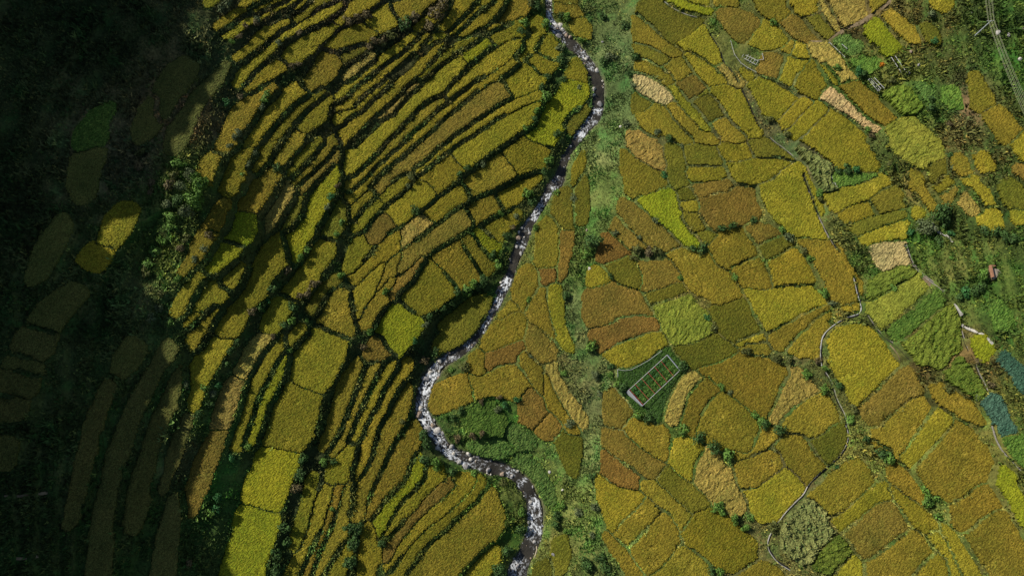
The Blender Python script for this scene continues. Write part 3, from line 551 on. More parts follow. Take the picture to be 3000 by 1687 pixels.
F 1430,630 1520,560 1650,460 1780,370 1890,300 1960,400 1990,500 1970,620 1980,740 1900,800 1830,900 1740,900 1620,850 1540,800 1480,720
F 1800,940 1850,840 1950,770 2050,900 2150,1000 2180,1100 2130,1160 2000,1080 1880,1010
L 2060,640 2120,600 2200,620 2290,690 2240,800 2140,830 2070,750
X 2320,790 2370,750 2450,800 2530,870 2700,950 2700,1200 2540,1100 2480,990 2400,900
X 2200,1210 2230,1160 2300,1140 2370,1220 2400,1320 2440,1400 2500,1480 2350,1510 2290,1420 2230,1310
Y 890,350 900,310 1020,250 1020,310 950,330
V 2240,400 2330,260 2420,330 2480,430 2400,530 2300,500
@ 400 1237 1.82
L 665,132 760,162 862,168 850,240 810,320 780,400 750,463 660,438 568,410 600,320 640,220
L 560,448 660,468 750,482 740,570 710,660 680,740 660,840 640,880 430,880 470,780 510,650 530,540
B 270,440 290,330 330,200 380,90 440,20 470,60 440,130 410,220 380,320 340,410 300,490
G 1010,320 1030,250 1080,180 1140,115 1140,200 1130,280 1090,310
G 820,660 850,560 900,440 920,340 940,270 960,300 940,380 900,500 870,590 840,670
G 810,819 850,720 910,600 940,480 970,390 1000,330 1025,340 1000,440 960,560 930,650 880,740 850,860 800,870
O 880,819 940,680 1000,560 1040,440 1080,330 1090,350 1060,450 1020,560 980,660 930,800 900,870
O 950,819 960,740 1010,640 1060,520 1100,360 1140,330 1130,420 1110,520 1110,600 1060,690 990,810 970,870
G 1000,819 1070,720 1120,650 1130,700 1080,819 1060,870 980,860
G 1200,819 1210,720 1220,600 1240,545 1270,560 1290,620 1280,700 1240,819 1220,880 1180,880
@ 1000 1237 1.82
O 140,510 150,450 200,330 250,230 280,130 340,60 400,0 415,60 390,130 360,200 340,270 290,340 220,410 170,480
L 180,540 200,490 260,400 330,330 380,230 410,180 450,250 445,290 380,360 320,420 270,500 240,560 200,620 180,580
Y 230,610 260,540 330,430 400,360 450,300 460,240 530,230 545,290 490,350 410,420 340,500 270,600
B 240,740 250,630 340,530 430,440 500,350 570,310 600,330 560,380 470,450 390,520 310,610 270,700
Y 240,780 290,670 380,560 460,490 560,400 610,340 610,290 700,280 700,330 640,400 540,490 440,560 360,640 280,750
G 260,840 320,720 400,620 480,560 570,490 650,410 720,330 740,290 760,340 720,410 640,480 560,560 460,640 390,720 320,820
O 340,850 430,720 500,640 570,570 650,490 720,430 760,370 790,350 830,430 850,500 840,560 790,640 720,700 640,780 590,840 520,840
Y 640,819 720,730 800,660 825,680 820,740 750,819 720,870 610,870
C 690,110 760,95 840,90 890,130 900,170 800,160 720,140
C 880,30 960,20 1020,80 1030,130 960,120 900,80
C 920,190 1000,180 1060,240 1120,330 1150,420 1100,420 1060,350 1010,290 960,240
D 1160,40 1210,10 1270,90 1280,170 1260,290 1220,280 1180,190 1150,110
D 1130,640 1190,600 1210,680 1190,780 1130,819 1120,720
D 1030,760 1110,720 1125,819 1110,870 1020,870
@ 1700 1237 1.82
B 120,20 160,20 250,90 330,170 420,220 440,230 400,288 360,290 300,250 220,190 130,130
D 402,292 445,235 500,280 570,340 620,390 660,440 610,470 560,450 490,380 430,320
O 230,40 240,-20 350,-20 400,20 470,70 465,200 420,190 340,130 270,90
R 120,140 190,190 260,240 320,290 290,340 220,340 150,300 115,270
Y 80,290 110,290 180,330 280,360 340,400 280,460 200,540 170,570 130,500 90,400
O 180,580 290,462 345,402 420,470 340,570 265,658 210,620
O 268,662 350,572 425,482 470,490 500,560 515,640 450,720 370,800 320,770
O 310,310 370,300 430,350 490,400 540,450 580,490 530,560 500,530 470,470 400,430 340,370
Y 490,90 560,90 650,150 620,210 590,290 530,260 470,210
S 600,260 620,200 660,160 740,190 780,260 800,350 850,430 850,490 780,470 700,400 640,340
G 550,590 600,490 680,470 780,500 860,580 940,650 940,720 860,760 780,790 700,740 640,680 590,640
O 380,819 450,740 520,670 600,700 670,770 690,870 350,870
O 120,590 150,600 220,660 290,750 340,819 340,870 280,870 220,740 160,680
O 830,150 880,90 950,30 1010,40 1070,70 1010,130 940,170 870,193 835,190
O 840,205 940,180 1020,142 1060,170 1070,230 1000,290 920,350 880,330 850,260
O 1030,130 1090,70 1170,65 1220,120 1280,200 1300,250 1250,300 1210,330 1150,270 1100,230 1060,170
Y 900,360 940,345 1020,300 1085,245 1150,290 1200,350 1160,410 1090,480 1020,520 960,530 920,460
D 1230,100 1280,60 1340,20 1410,20 1415,90 1390,150 1340,215 1300,210 1250,140
T 1070,600 1110,520 1180,460 1230,430 1300,500 1350,580 1300,650 1240,720 1180,740 1110,700 1070,650
F 1250,705 1310,650 1350,605 1440,660 1400,730 1330,790 1240,760
O 850,819 930,770 1000,750 1060,800 1100,870 820,870
@ 2200 1237 1.82
O 320,390 380,310 460,260 560,200 610,230 640,300 600,350 520,420 440,490 390,450
G 440,520 530,450 620,380 690,330 720,380 730,410 650,430 560,510 500,560 450,550
B 520,600 570,520 660,450 740,430 800,500 840,570 750,640 640,718 590,700 540,650
O 640,732 740,662 850,582 920,640 970,700 900,760 840,819 800,880 600,880 600,760
Y 440,819 480,740 540,720 590,760 595,880 420,880
G 900,770 970,710 1030,720 1050,780 1040,880 860,880 880,800
O 885,220 950,142 1032,62 1090,-10 1150,10 1200,70 1250,150 1280,220 1290,270 1220,310 1130,370 1050,410 990,370 930,290
O 720,250 760,230 830,300 900,370 930,430 880,400 810,360 750,300
G 740,340 790,370 880,430 950,500 990,560 930,570 850,530 800,450
O 1050,440 1140,380 1240,330 1290,380 1330,460 1230,500 1130,570 1090,530
O 1130,580 1220,522 1330,477 1390,550 1456,640 1540,720 1540,840 1300,870 1200,690
L 1310,240 1360,270 1400,340 1456,420 1540,500 1540,640 1456,560 1400,440 1340,340
Y 1010,540 1060,590 1130,680 1190,760 1220,840 1160,830 1100,720 1040,620
Y 960,590 1000,600 1050,680 1100,790 1110,860 1080,850 1030,710
V 1340,130 1330,90 1460,80 1560,100 1560,290 1440,250 1380,200
O 640,60 690,80 750,140 740,170 680,130 640,90
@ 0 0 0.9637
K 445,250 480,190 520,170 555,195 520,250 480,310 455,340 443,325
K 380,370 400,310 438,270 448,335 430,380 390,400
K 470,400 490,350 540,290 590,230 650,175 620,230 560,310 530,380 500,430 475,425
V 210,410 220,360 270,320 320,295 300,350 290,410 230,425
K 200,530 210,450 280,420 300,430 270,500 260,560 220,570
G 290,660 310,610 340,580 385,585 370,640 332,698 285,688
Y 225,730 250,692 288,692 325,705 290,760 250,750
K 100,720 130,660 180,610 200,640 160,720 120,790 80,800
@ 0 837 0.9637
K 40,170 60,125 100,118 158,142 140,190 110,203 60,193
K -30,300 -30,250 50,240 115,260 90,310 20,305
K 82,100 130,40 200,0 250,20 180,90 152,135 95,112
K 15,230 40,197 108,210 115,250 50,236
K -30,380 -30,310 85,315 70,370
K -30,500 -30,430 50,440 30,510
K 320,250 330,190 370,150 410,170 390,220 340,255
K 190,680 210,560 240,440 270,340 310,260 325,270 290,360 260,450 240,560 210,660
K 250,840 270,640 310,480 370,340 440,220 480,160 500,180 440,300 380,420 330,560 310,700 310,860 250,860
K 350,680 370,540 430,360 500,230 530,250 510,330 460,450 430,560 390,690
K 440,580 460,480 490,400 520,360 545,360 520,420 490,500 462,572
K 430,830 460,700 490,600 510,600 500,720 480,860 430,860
"""
# ---------------------------------------------------------------- the surveyed outlines
CODES = {  # base colour, crop height
 'Y': ((0.205, 0.174, 0.014), 0.5), 'G': ((0.158, 0.143, 0.011), 0.5), 'D': ((0.112, 0.108, 0.011), 0.45),
 'O': ((0.172, 0.137, 0.014), 0.5), 'B': ((0.158, 0.117, 0.018), 0.45), 'R': ((0.148, 0.094, 0.017), 0.45),
 'L': ((0.190, 0.200, 0.010), 0.5), 'S': ((0.26, 0.196, 0.042), 0.45), 'P': ((0.33, 0.255, 0.105), 0.40),
 'W': ((0.195, 0.205, 0.026), 0.5), 'T': ((0.175, 0.205, 0.060), 1.5), 'F': ((0.110, 0.148, 0.018), 1.1),
 'V': ((0.066, 0.128, 0.018), 0.35), 'C': ((0.070, 0.13, 0.026), 0.45), 'X': ((0.045, 0.100, 0.062), 0.35),
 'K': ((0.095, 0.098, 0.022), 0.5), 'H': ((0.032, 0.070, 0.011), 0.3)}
FIELDS = []
ox = oy = 0.0; sc_ = 1.0
for ln in DATA.strip().splitlines():
    p = ln.split()
    if p[0] == '@':
        ox, oy, sc_ = map(float, p[1:]); continue
    q = np.array([[float(a) for a in s.split(',')] for s in p[1:]])
    q = q / sc_ + np.array([ox, oy])
    FIELDS.append((p[0], q))

G = 0.33
X0, X1, Y0, Y1 = -142.0, 160.0, -93.0, 108.0
NX = int((X1 - X0) / G); NY = int((Y1 - Y0) / G)
gx = X0 + G * np.arange(NX + 1); gy = Y0 + G * np.arange(NY + 1)
VX, VY = np.meshgrid(gx, gy)                      # vertices (NY+1, NX+1)
def base_height(X, Y):
    z = np.zeros_like(X)
    for _ in range(10):
        u, v = project(np.stack([X, Y, z], -1))
        z = 0.35 * z + 0.65 * hpix(u, v)
    return z, u, v
BZ, BU, BV = base_height(VX, VY)

# label raster on cells: 0 = ground, k+1 = field k
CX, CY = np.meshgrid(gx[:-1] + G / 2, gy[:-1] + G / 2)
WX = CX + 0.26 * fbm(CX, CY, 2.2, 5, 3) + 0.35 * fbm(CX, CY, 7.0, 9, 2)
WY = CY + 0.26 * fbm(CX, CY, 2.2, 6, 3) + 0.35 * fbm(CX, CY, 7.0, 10, 2)
LAB = np.zeros((NY, NX), np.int32)
POLY = []
for k, (c, q) in enumerate(FIELDS):
    P = at(q[:, 0], q[:, 1])[:, :2]
    P = chaikin(P, 2, 0.13)
    POLY.append(P)
    lo = P.min(0) - 1.5; hi = P.max(0) + 1.5
    i0 = max(0, int((lo[0] - X0) / G)); i1 = min(NX, int((hi[0] - X0) / G) + 1)
    j0 = max(0, int((lo[1] - Y0) / G)); j1 = min(NY, int((hi[1] - Y0) / G) + 1)
    if i1 <= i0 or j1 <= j0: continue
    x = WX[j0:j1, i0:i1]; y = WY[j0:j1, i0:i1]
    ins = np.zeros(x.shape, bool)
    Q = np.roll(P, -1, 0)
    for a, b in zip(P, Q):
        if a[1] == b[1]: continue
        cnd = (a[1] > y) != (b[1] > y)
        ins ^= cnd & (x < (b[0] - a[0]) * (y - a[1]) / (b[1] - a[1]) + a[0])
    sub = LAB[j0:j1, i0:i1]
    sub[ins & (sub == 0)] = k + 1
# neighbouring plots close up to a narrow ridge (wider banks stay open on the steep side)
def shift_max(a):
    b = a.copy()
    for dj, di in ((0, 1), (0, -1), (1, 0), (-1, 0)):
        s = np.roll(np.roll(a, dj, 0), di, 1)
        b = np.where(b == 0, s, b)
    return b
def grow(m, n):
    for i in range(n):
        m = m | np.roll(m, 1, 0) | np.roll(m, -1, 0) | np.roll(m, 1, 1) | np.roll(m, -1, 1)
        if i % 2: m = m | np.roll(np.roll(m, 1, 0), 1, 1) | np.roll(np.roll(m, -1, 0), -1, 1) | np.roll(np.roll(m, 1, 0), -1, 1) | np.roll(np.roll(m, -1, 0), 1, 1)
    return m
RIGHT = CX > np.interp(CY, [-90, -60, -48, -40, -28, -10, 20, 60, 110], [1, 5, 0, -22, -28, -13, 7, 24, 14])
m0 = LAB > 0
closed = ~grow(~grow(m0, 4), 3)
closeL = grow(m0, 3) | ~grow(~grow(m0, 5), 4)
allow = np.where(RIGHT, closed, closeL)
for _ in range(6):
    LAB = np.where(allow, shift_max(LAB), LAB)
# ---------------------------------------------------------------- river course
RIV = """1596,-120,12 1600,-60,12 1602,-19,12 1609,19,13 1609,56,14 1624,84,17 1649,109,20 1674,130,20 1702,155,20 1717,180,20 1736,205,20 1752,242,21 1755,280,23 1752,317,24 1742,348,22 1717,373,18 1693,404,17 1677,429,16 1655,460,15 1646,498,16 1634,538,20 1606,557,18 1596,588,16 1575,619,15 1553,650,16 1534,687,18 1528,718,20 1509,755,19 1500,790,17 1484,827,16 1466,861,17 1453,898,14 1435,932,13 1413,969,12 1385,1003,13 1351,1031,16 1311,1050,20 1286,1068,24 1264,1096,24 1248,1127,22 1239,1155,22 1233,1186,23 1236,1214,23 1255,1240,23 1275,1270,21 1291,1297,21 1313,1322,24 1352,1341,22 1407,1361,22 1456,1372,22 1500,1385,22 1533,1413,24 1555,1446,24 1569,1484,24 1571,1534,26 1560,1578,28 1541,1622,28 1522,1655,28 1511,1699,28 1500,1760,28"""
rv = np.array([[float(t) for t in s.split(',')] for s in RIV.split()])
rp = at(rv[:, 0], rv[:, 1]); rhw = rv[:, 2] * 0.074 * (1 + 0.22 * np.sin(np.arange(len(rv)) * 2.1) * np.cos(np.arange(len(rv)) * 0.77))
# resample
seg = np.r_[0, np.cumsum(np.linalg.norm(np.diff(rp[:, :2], axis=0), axis=1))]
RS = np.arange(0, seg[-1], 0.22)
def smooth1(a, n):
    k = np.ones(n) / n
    return np.convolve(np.pad(a, n // 2, mode='edge'), k, 'valid')[:len(a)]
RX = smooth1(np.interp(RS, seg, rp[:, 0]), 21); RY = smooth1(np.interp(RS, seg, rp[:, 1]), 21)
RZ = smooth1(np.interp(RS, seg, rp[:, 2]), 61); RW = smooth1(np.interp(RS, seg, rhw), 15)
RD = np.full(VX.shape, 9e9); RWL = np.zeros(VX.shape); RHW = np.ones(VX.shape)
st = 7
for k in range(0, len(RS), st):
    i0 = max(0, int((RX[k] - 14 - X0) / G)); i1 = min(NX + 1, int((RX[k] + 14 - X0) / G))
    j0 = max(0, int((RY[k] - 14 - Y0) / G)); j1 = min(NY + 1, int((RY[k] + 14 - Y0) / G))
    if i1 <= i0 or j1 <= j0: continue
    d = np.hypot(VX[j0:j1, i0:i1] - RX[k], VY[j0:j1, i0:i1] - RY[k])
    s = RD[j0:j1, i0:i1]; m = d < s
    s[m] = d[m]; RWL[j0:j1, i0:i1][m] = RZ[k]; RHW[j0:j1, i0:i1][m] = RW[k]
cell_rd = RD[:-1, :-1] - RHW[:-1, :-1]
LAB[cell_rd < 0.5] = 0

DITCHES = [
 ('1010,190 1050,280 1110,378 1160,438 1180,520 1200,590 1290,690 1345,790', 3.22, 1750, 0, 0.35, 'narrow dark ditch along the broad yellow plots near the upper hillside', [], 0.14),
 ('1365,830 1395,900 1430,960 1470,1060 1500,1120 1555,1225', 3.22, 1750, 0, 0.35, 'short dark ditch rounding the big yellow plot below the dirt corner', [], 0.14),
 ('1780,0 1830,50 1900,95 1970,150 2050,222', 3.22, 1700, 400, 0.22, 'thin pale edged ditch beside the dry scrub slope', [(1, 'M_CONC')], 0.12),
 ('2110,330 2150,440 2200,560 2230,660 2290,800 2370,960 2420,1040 2470,1090', 3.22, 1700, 400, 0.40, 'long dark ditch along the round topped yellow plot', [(-1, 'M_CONC')], 0.12),
 ('985,30 1010,130 1025,200 1048,290 1052,380 1010,400 910,425 850,455 790,495 730,545 690,590 675,640 668,720 665,800 668,900', 3.22, 2200, 800, 0.45, 'curved white edged ditch around the big golden plot', [(-1, 'M_WHITE')], 0.15),
 ('680,930 720,985 750,1040 775,1095 800,1170 850,1260 890,1330 925,1449', 3.22, 2200, 800, 0.35, 'broken pale ditch running down past the ditch shrubs', [(1, 'M_PALE')], 0.09),
 ('515,5 535,65 520,125 480,180 430,225 380,270 310,330 290,385 240,430 180,490 130,560 97,620 92,665 115,705 150,745 225,790', 1.82, 2200, 1237, 0.45, 'looping ditch with a white rim below the corn plot', [(-1, 'M_PALE')], 0.13),
 ('1080,395 1110,430 1190,520 1340,660 1440,780 1500,830', 3.22, 2200, 800, 0.28, 'thin ditch between the ruffled corn and the golden plot', [(1, 'M_CONC')], 0.12),
 ('1470,1000 1500,1060 1540,1160 1590,1240 1640,1300 1720,1350 1790,1410 1860,1470', 3.22, 2200, 400, 0.35, 'stone edged ditch below the cut straw plot', [(1, 'M_CONC'), (-1, 'M_CONC')], 0.12),
 ('2040,430 2030,560 2030,680 2080,780 2150,900 2230,1040 2260,1130', 3.22, 2200, 800, 0.25, 'faint ditch beside the teal cabbage beds', [(1, 'M_CONC')], 0.12),
 ('1285,10 1300,60 1320,120 1350,170 1390,210 1440,255 1500,300', 1.82, 2200, 1237, 0.35, 'pale edged ditch in the weeds below the teal cabbage bed', [(-1, 'M_CONC')], 0.16),
 ('620,25 720,85 850,135 970,155', 3.22, 1750, 0, 0.25, 'short pale edged ditch above the dark top plot', [(1, 'M_PALE')], 0.10),
]
PATHS = [('730,400 800,340 900,275 1060,200 1180,120 1280,45 1380,-50', 3.22, 2200, 0, 1.0), ('1630,1310 1690,1350 1730,1420', 3.22, 2200, 400, 1.1),
 ('1325,660 1390,740 1450,830', 3.22, 2200, 800, 0.7), ('550,390 620,400 720,380', 3.22, 2200, 0, 0.6), ('0,602 60,600 138,590', 0.9637, 0, 830, 0.6), ('20,768 60,772 112,762', 0.9637, 0, 837, 0.6)]
def flat_line(txt, sc, ox, oy):
    q = np.array([[float(a) for a in t.split(',')] for t in txt.split()]) / sc + np.array([ox, oy])
    P = at(q[:, 0], q[:, 1])
    d = np.r_[0, np.cumsum(np.linalg.norm(np.diff(P[:, :2], axis=0), axis=1))]
    t = np.arange(0, d[-1], 0.4)
    return np.stack([smooth1(np.interp(t, d, P[:, 0]), 7), smooth1(np.interp(t, d, P[:, 1]), 7)], 1)
DPT = [flat_line(*d[:4]) for d in DITCHES]; PPT = [flat_line(*d[:4]) for d in PATHS]
TRENCH = np.zeros(VX.shape)
for P, w, isd in [(P, d[4], True) for P, d in zip(DPT, DITCHES)] + [(P, d[4], False) for P, d in zip(PPT, PATHS)]:
    for p in P:
        i = int((p[0] - X0) / G); j = int((p[1] - Y0) / G)
        if not (4 < i < NX - 5 and 4 < j < NY - 5): continue
        sl_ = (slice(j - 3, j + 4), slice(i - 3, i + 4))
        dc = np.hypot(CX[sl_] - p[0], CY[sl_] - p[1]); LAB[sl_] = np.where(dc < w / 2 + (0.30 if isd else 0.15), 0, LAB[sl_])
        if isd:
            dv = np.hypot(VX[sl_] - p[0], VY[sl_] - p[1]); TRENCH[sl_] = np.maximum(TRENCH[sl_], np.clip(1.3 - dv / (w * 0.75), 0, 1))
low = RD < 14
BZ = np.where(low, np.maximum(BZ, RWL + 0.55 * np.clip((RD - RHW) / 2.0, 0, 1.6)), BZ)
# ---------------------------------------------------------------- terrace levels
CZ = 0.25 * (BZ[:-1, :-1] + BZ[1:, :-1] + BZ[:-1, 1:] + BZ[1:, 1:])
ZF = np.zeros((NY, NX)); MASK = LAB > 0
PLANE = {}
idx = np.argsort(LAB.ravel(), kind='stable'); srt = LAB.ravel()[idx]
bnd = np.searchsorted(srt, np.arange(1, len(FIELDS) + 2))
for k in range(len(FIELDS)):
    I = idx[bnd[k]:bnd[k + 1]]
    if len(I) < 30:
        LAB.ravel()[I] = 0; MASK.ravel()[I] = False; continue
    x = CX.ravel()[I]; y = CY.ravel()[I]; z = CZ.ravel()[I]
    mx, my, mz = x.mean(), y.mean(), z.mean()
    A = np.stack([x - mx, y - my], 1)
    g, *_ = np.linalg.lstsq(A, z - mz, rcond=None)
    ev, ec = np.linalg.eigh(np.cov(A.T))
    e1 = ec[:, 1]; e2 = ec[:, 0]
    el = math.sqrt(max(ev[1], 1e-6) / max(ev[0], 1e-6))
    left = rp[:, 0].mean() > mx
    k1 = 0.8 if el > 2.2 else 0.45
    k2 = 0.10 if left else 0.30
    g2 = e1 * (g @ e1) * k1 + e2 * (g @ e2) * k2
    PLANE[k] = (mx, my, mz, g2, el, I)
    ZF.ravel()[I] = mz + A @ g2
# a narrow ridge stays free between two neighbouring plots, a wider bank where one terrace steps down to the next
L = LAB
dif = np.zeros_like(L, bool); two = np.zeros_like(L, bool); stp = np.zeros_like(L, bool)
for dj, di in ((0, 1), (1, 0), (1, 1), (1, -1), (0, -1), (-1, 0), (-1, -1), (-1, 1)):
    S_ = np.roll(np.roll(L, dj, 0), di, 1); Z_ = np.roll(np.roll(ZF, dj, 0), di, 1)
    d_ = (L > 0) & (S_ > 0) & (S_ != L)
    dif |= d_ & (L > S_); two |= d_; stp |= d_ & (np.abs(ZF - Z_) > 0.45)
dif = np.where(RIGHT, np.where(fbm(CX, CY, 9.0, 88, 2) > 0.22, two, dif), dif | grow(stp, 1))
LAB = np.where(dif, 0, L)
MASK = LAB > 0
def box(a, n):
    for ax in (0, 1):
        p = np.pad(a, [(n + 1, n) if i == ax else (0, 0) for i in (0, 1)], mode='edge')
        c = np.cumsum(p, axis=ax)
        a = (np.take(c, np.arange(2 * n + 1, c.shape[ax]), ax) - np.take(c, np.arange(0, c.shape[ax] - 2 * n - 1), ax)) / (2 * n + 1)
    return a
def blur(a, n): return box(box(a, n), n)
mf = MASK.astype(float)
DZ = np.where(MASK, ZF - CZ, 0.0)
n1, d1 = blur(DZ, 1), blur(mf, 1)
n2, d2 = blur(DZ, 4), blur(mf, 4)
ZT = CZ + (n1 + 0.10 * n2) / (d1 + 0.10 * d2 + 0.012)
ZT = np.where(MASK, ZF, ZT)
LEV = (CZ + 0.5 * fbm(CX, CY, 14.0, 61, 3)) / 1.9
fr_ = LEV - np.floor(LEV)
cu_ = 0.25 * (BU[:-1, :-1] + BU[1:, :-1] + BU[:-1, 1:] + BU[1:, 1:])
stepz = (np.clip((fr_ - 0.72) / 0.28, 0, 1) - fr_) * 1.9
wzone = np.clip((560 - cu_) / 80, 0, 1) + np.clip((cu_ - 2480) / 120, 0, 1)
far = 1 - np.clip(blur(mf, 3) * 2.5, 0, 1)
ZT = np.where(MASK, ZT, ZT + stepz * wzone * far)
ROUGH = fbm(CX, CY, 3.0, 31, 4) * 0.45 + fbm(CX, CY, 0.9, 33, 2) * 0.15
ZT = ZT + np.where(MASK, 0, ROUGH)
# cells -> vertices
pz = np.pad(ZT, 1, mode='edge')
TZ = 0.25 * (pz[:-1, :-1] + pz[1:, :-1] + pz[:-1, 1:] + pz[1:, 1:])
SURF = TZ.copy(); TZ = TZ - 0.45 * TRENCH
# river bed
rr = RD / RHW
t = np.clip((rr - 0.95) / 0.55, 0, 1); t = t * t * (3 - 2 * t)
bed = RWL - 0.9 + 0.25 * fbm(VX, VY, 1.1, 41, 3)
TZ = np.where(RD < 100, np.minimum(TZ, 99) * t + bed * (1 - t), TZ)
bk = np.clip((rr - 1.2) / 1.0, 0, 1)
TZ = np.where((RD < 100) & (rr > 1.0), np.maximum(TZ, RWL - 0.2 + 0.5 * bk), TZ)
def zt(x, y):
    a = np.clip((np.asarray(x, float) - X0) / G, 0, NX - 0.001); b = np.clip((np.asarray(y, float) - Y0) / G, 0, NY - 0.001)
    i = a.astype(int); j = b.astype(int); a = a - i; b = b - j
    return (TZ[j, i] * (1 - a) + TZ[j, i + 1] * a) * (1 - b) + (TZ[j + 1, i] * (1 - a) + TZ[j + 1, i + 1] * a) * b
def ground(u, v):
    """pixel -> standing point on the finished terrain"""
    p = at(np.float64(u), np.float64(v))
    for _ in range(4):
        z = float(zt(p[0], p[1]))
        r = ray(u, v); p = CAM + r * ((CAM[2] - z) / -r[2])
    return np.array([p[0], p[1], z])

# ground cover colour by place (plants differ from bank to bank)
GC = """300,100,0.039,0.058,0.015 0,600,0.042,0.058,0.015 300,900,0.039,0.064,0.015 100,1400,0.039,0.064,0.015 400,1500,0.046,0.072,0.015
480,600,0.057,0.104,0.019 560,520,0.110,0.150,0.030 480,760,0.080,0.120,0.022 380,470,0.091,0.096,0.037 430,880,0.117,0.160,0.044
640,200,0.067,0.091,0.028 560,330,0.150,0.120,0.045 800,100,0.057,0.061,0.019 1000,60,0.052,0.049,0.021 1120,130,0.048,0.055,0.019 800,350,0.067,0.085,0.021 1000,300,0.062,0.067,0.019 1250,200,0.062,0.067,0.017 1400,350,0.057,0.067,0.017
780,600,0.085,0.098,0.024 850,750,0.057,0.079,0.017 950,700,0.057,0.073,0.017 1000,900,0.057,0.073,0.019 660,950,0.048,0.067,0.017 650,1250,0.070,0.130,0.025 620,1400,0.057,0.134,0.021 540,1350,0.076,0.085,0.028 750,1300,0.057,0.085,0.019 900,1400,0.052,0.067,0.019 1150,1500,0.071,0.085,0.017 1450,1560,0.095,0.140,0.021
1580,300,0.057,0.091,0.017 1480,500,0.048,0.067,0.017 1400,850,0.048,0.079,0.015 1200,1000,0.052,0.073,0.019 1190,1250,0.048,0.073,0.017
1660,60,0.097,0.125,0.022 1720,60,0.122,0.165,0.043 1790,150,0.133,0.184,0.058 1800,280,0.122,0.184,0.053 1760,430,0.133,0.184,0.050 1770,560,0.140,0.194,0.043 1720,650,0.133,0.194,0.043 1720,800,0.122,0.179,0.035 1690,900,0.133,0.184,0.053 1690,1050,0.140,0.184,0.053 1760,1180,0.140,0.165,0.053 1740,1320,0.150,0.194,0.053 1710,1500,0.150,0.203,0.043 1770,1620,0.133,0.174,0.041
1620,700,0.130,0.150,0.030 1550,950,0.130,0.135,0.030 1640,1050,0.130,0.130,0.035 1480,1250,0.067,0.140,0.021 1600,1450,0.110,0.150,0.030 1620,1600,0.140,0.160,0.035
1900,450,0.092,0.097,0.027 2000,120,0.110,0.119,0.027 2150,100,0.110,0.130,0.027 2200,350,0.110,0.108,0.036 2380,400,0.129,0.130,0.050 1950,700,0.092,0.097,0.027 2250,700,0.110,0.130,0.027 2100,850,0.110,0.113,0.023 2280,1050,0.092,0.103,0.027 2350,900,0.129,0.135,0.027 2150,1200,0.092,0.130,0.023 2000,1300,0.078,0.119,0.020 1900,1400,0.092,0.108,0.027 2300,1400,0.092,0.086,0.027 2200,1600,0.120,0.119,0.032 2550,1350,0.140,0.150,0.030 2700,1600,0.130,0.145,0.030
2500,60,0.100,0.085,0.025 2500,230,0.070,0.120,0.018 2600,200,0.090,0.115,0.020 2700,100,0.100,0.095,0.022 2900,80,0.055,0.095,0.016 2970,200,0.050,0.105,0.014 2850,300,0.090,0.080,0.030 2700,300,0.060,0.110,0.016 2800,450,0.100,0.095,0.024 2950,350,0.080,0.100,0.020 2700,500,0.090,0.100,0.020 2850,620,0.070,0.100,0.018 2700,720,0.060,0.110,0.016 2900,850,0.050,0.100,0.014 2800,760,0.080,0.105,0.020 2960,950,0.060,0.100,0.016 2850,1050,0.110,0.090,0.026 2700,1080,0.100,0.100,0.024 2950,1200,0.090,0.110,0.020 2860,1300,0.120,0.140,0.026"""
gc = np.array([[float(t) for t in s.split(',')] for s in GC.split()])
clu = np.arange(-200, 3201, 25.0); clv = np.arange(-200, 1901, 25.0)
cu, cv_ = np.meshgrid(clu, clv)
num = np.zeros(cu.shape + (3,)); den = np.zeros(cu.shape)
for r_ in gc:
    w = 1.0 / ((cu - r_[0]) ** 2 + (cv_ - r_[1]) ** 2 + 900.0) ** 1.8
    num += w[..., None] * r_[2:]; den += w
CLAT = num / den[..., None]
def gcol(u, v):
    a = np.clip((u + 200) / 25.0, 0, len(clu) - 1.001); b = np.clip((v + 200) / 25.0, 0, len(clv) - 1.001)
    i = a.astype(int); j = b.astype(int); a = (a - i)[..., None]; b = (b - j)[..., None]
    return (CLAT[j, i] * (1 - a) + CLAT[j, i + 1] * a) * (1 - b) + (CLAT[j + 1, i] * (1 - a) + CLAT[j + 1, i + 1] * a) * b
def plant_mix(c, x, y, seed=0):
    """patches of drier and fresher plants"""
    dry = np.clip(fbm(x, y, 6.0, 71 + seed, 4) * 1.3, -1, 1)[..., None]
    c = c * (1 + 0.30 * dry)
    c = c * np.array([1, 1, 1]) + np.clip(dry, 0, 1) * c * np.array([0.32, 0.08, 0.25])
    fr = np.clip(fbm(x, y, 3.5, 171 + seed, 3) * 1.4, 0, 1)[..., None]
    return c * (1 + fr * np.array([-0.30, 0.12, -0.1]))

# ---------------------------------------------------------------- terrain sheet
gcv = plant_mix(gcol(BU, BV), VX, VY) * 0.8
lv = np.floor((BZ + 0.5 * fbm(VX, VY, 14.0, 61, 3)) / 1.9).astype(int) % 97
wz = np.clip((560 - BU) / 80, 0, 1) + np.clip((BU - 2480) / 120, 0, 1)
LVC = np.random.default_rng(5).uniform(0.70, 1.35, (97, 1)) * (1 + np.random.default_rng(6).uniform(-1, 1, (97, 1)) * np.array([0.18, 0.0, 0.1]))
gcv = gcv * (1 + (LVC[lv] - 1) * wz[..., None])
soil = np.array([0.10, 0.075, 0.045])
wet = np.clip(1.6 - rr, 0, 1)[..., None] * (RD < 100)[..., None]
gcv = gcv * (1 - wet) + wet * np.array([0.13, 0.11, 0.085])
ii = np.arange(NX + 1)[None, :] + (NX + 1) * np.arange(NY + 1)[:, None]
quads = np.stack([ii[:-1, :-1], ii[:-1, 1:], ii[1:, 1:], ii[1:, :-1]], -1).reshape(-1, 4)
me = mesh_np('hillside', np.stack([VX, VY, TZ], -1).reshape(-1, 3), [quads], gcv.reshape(-1, 3), True)
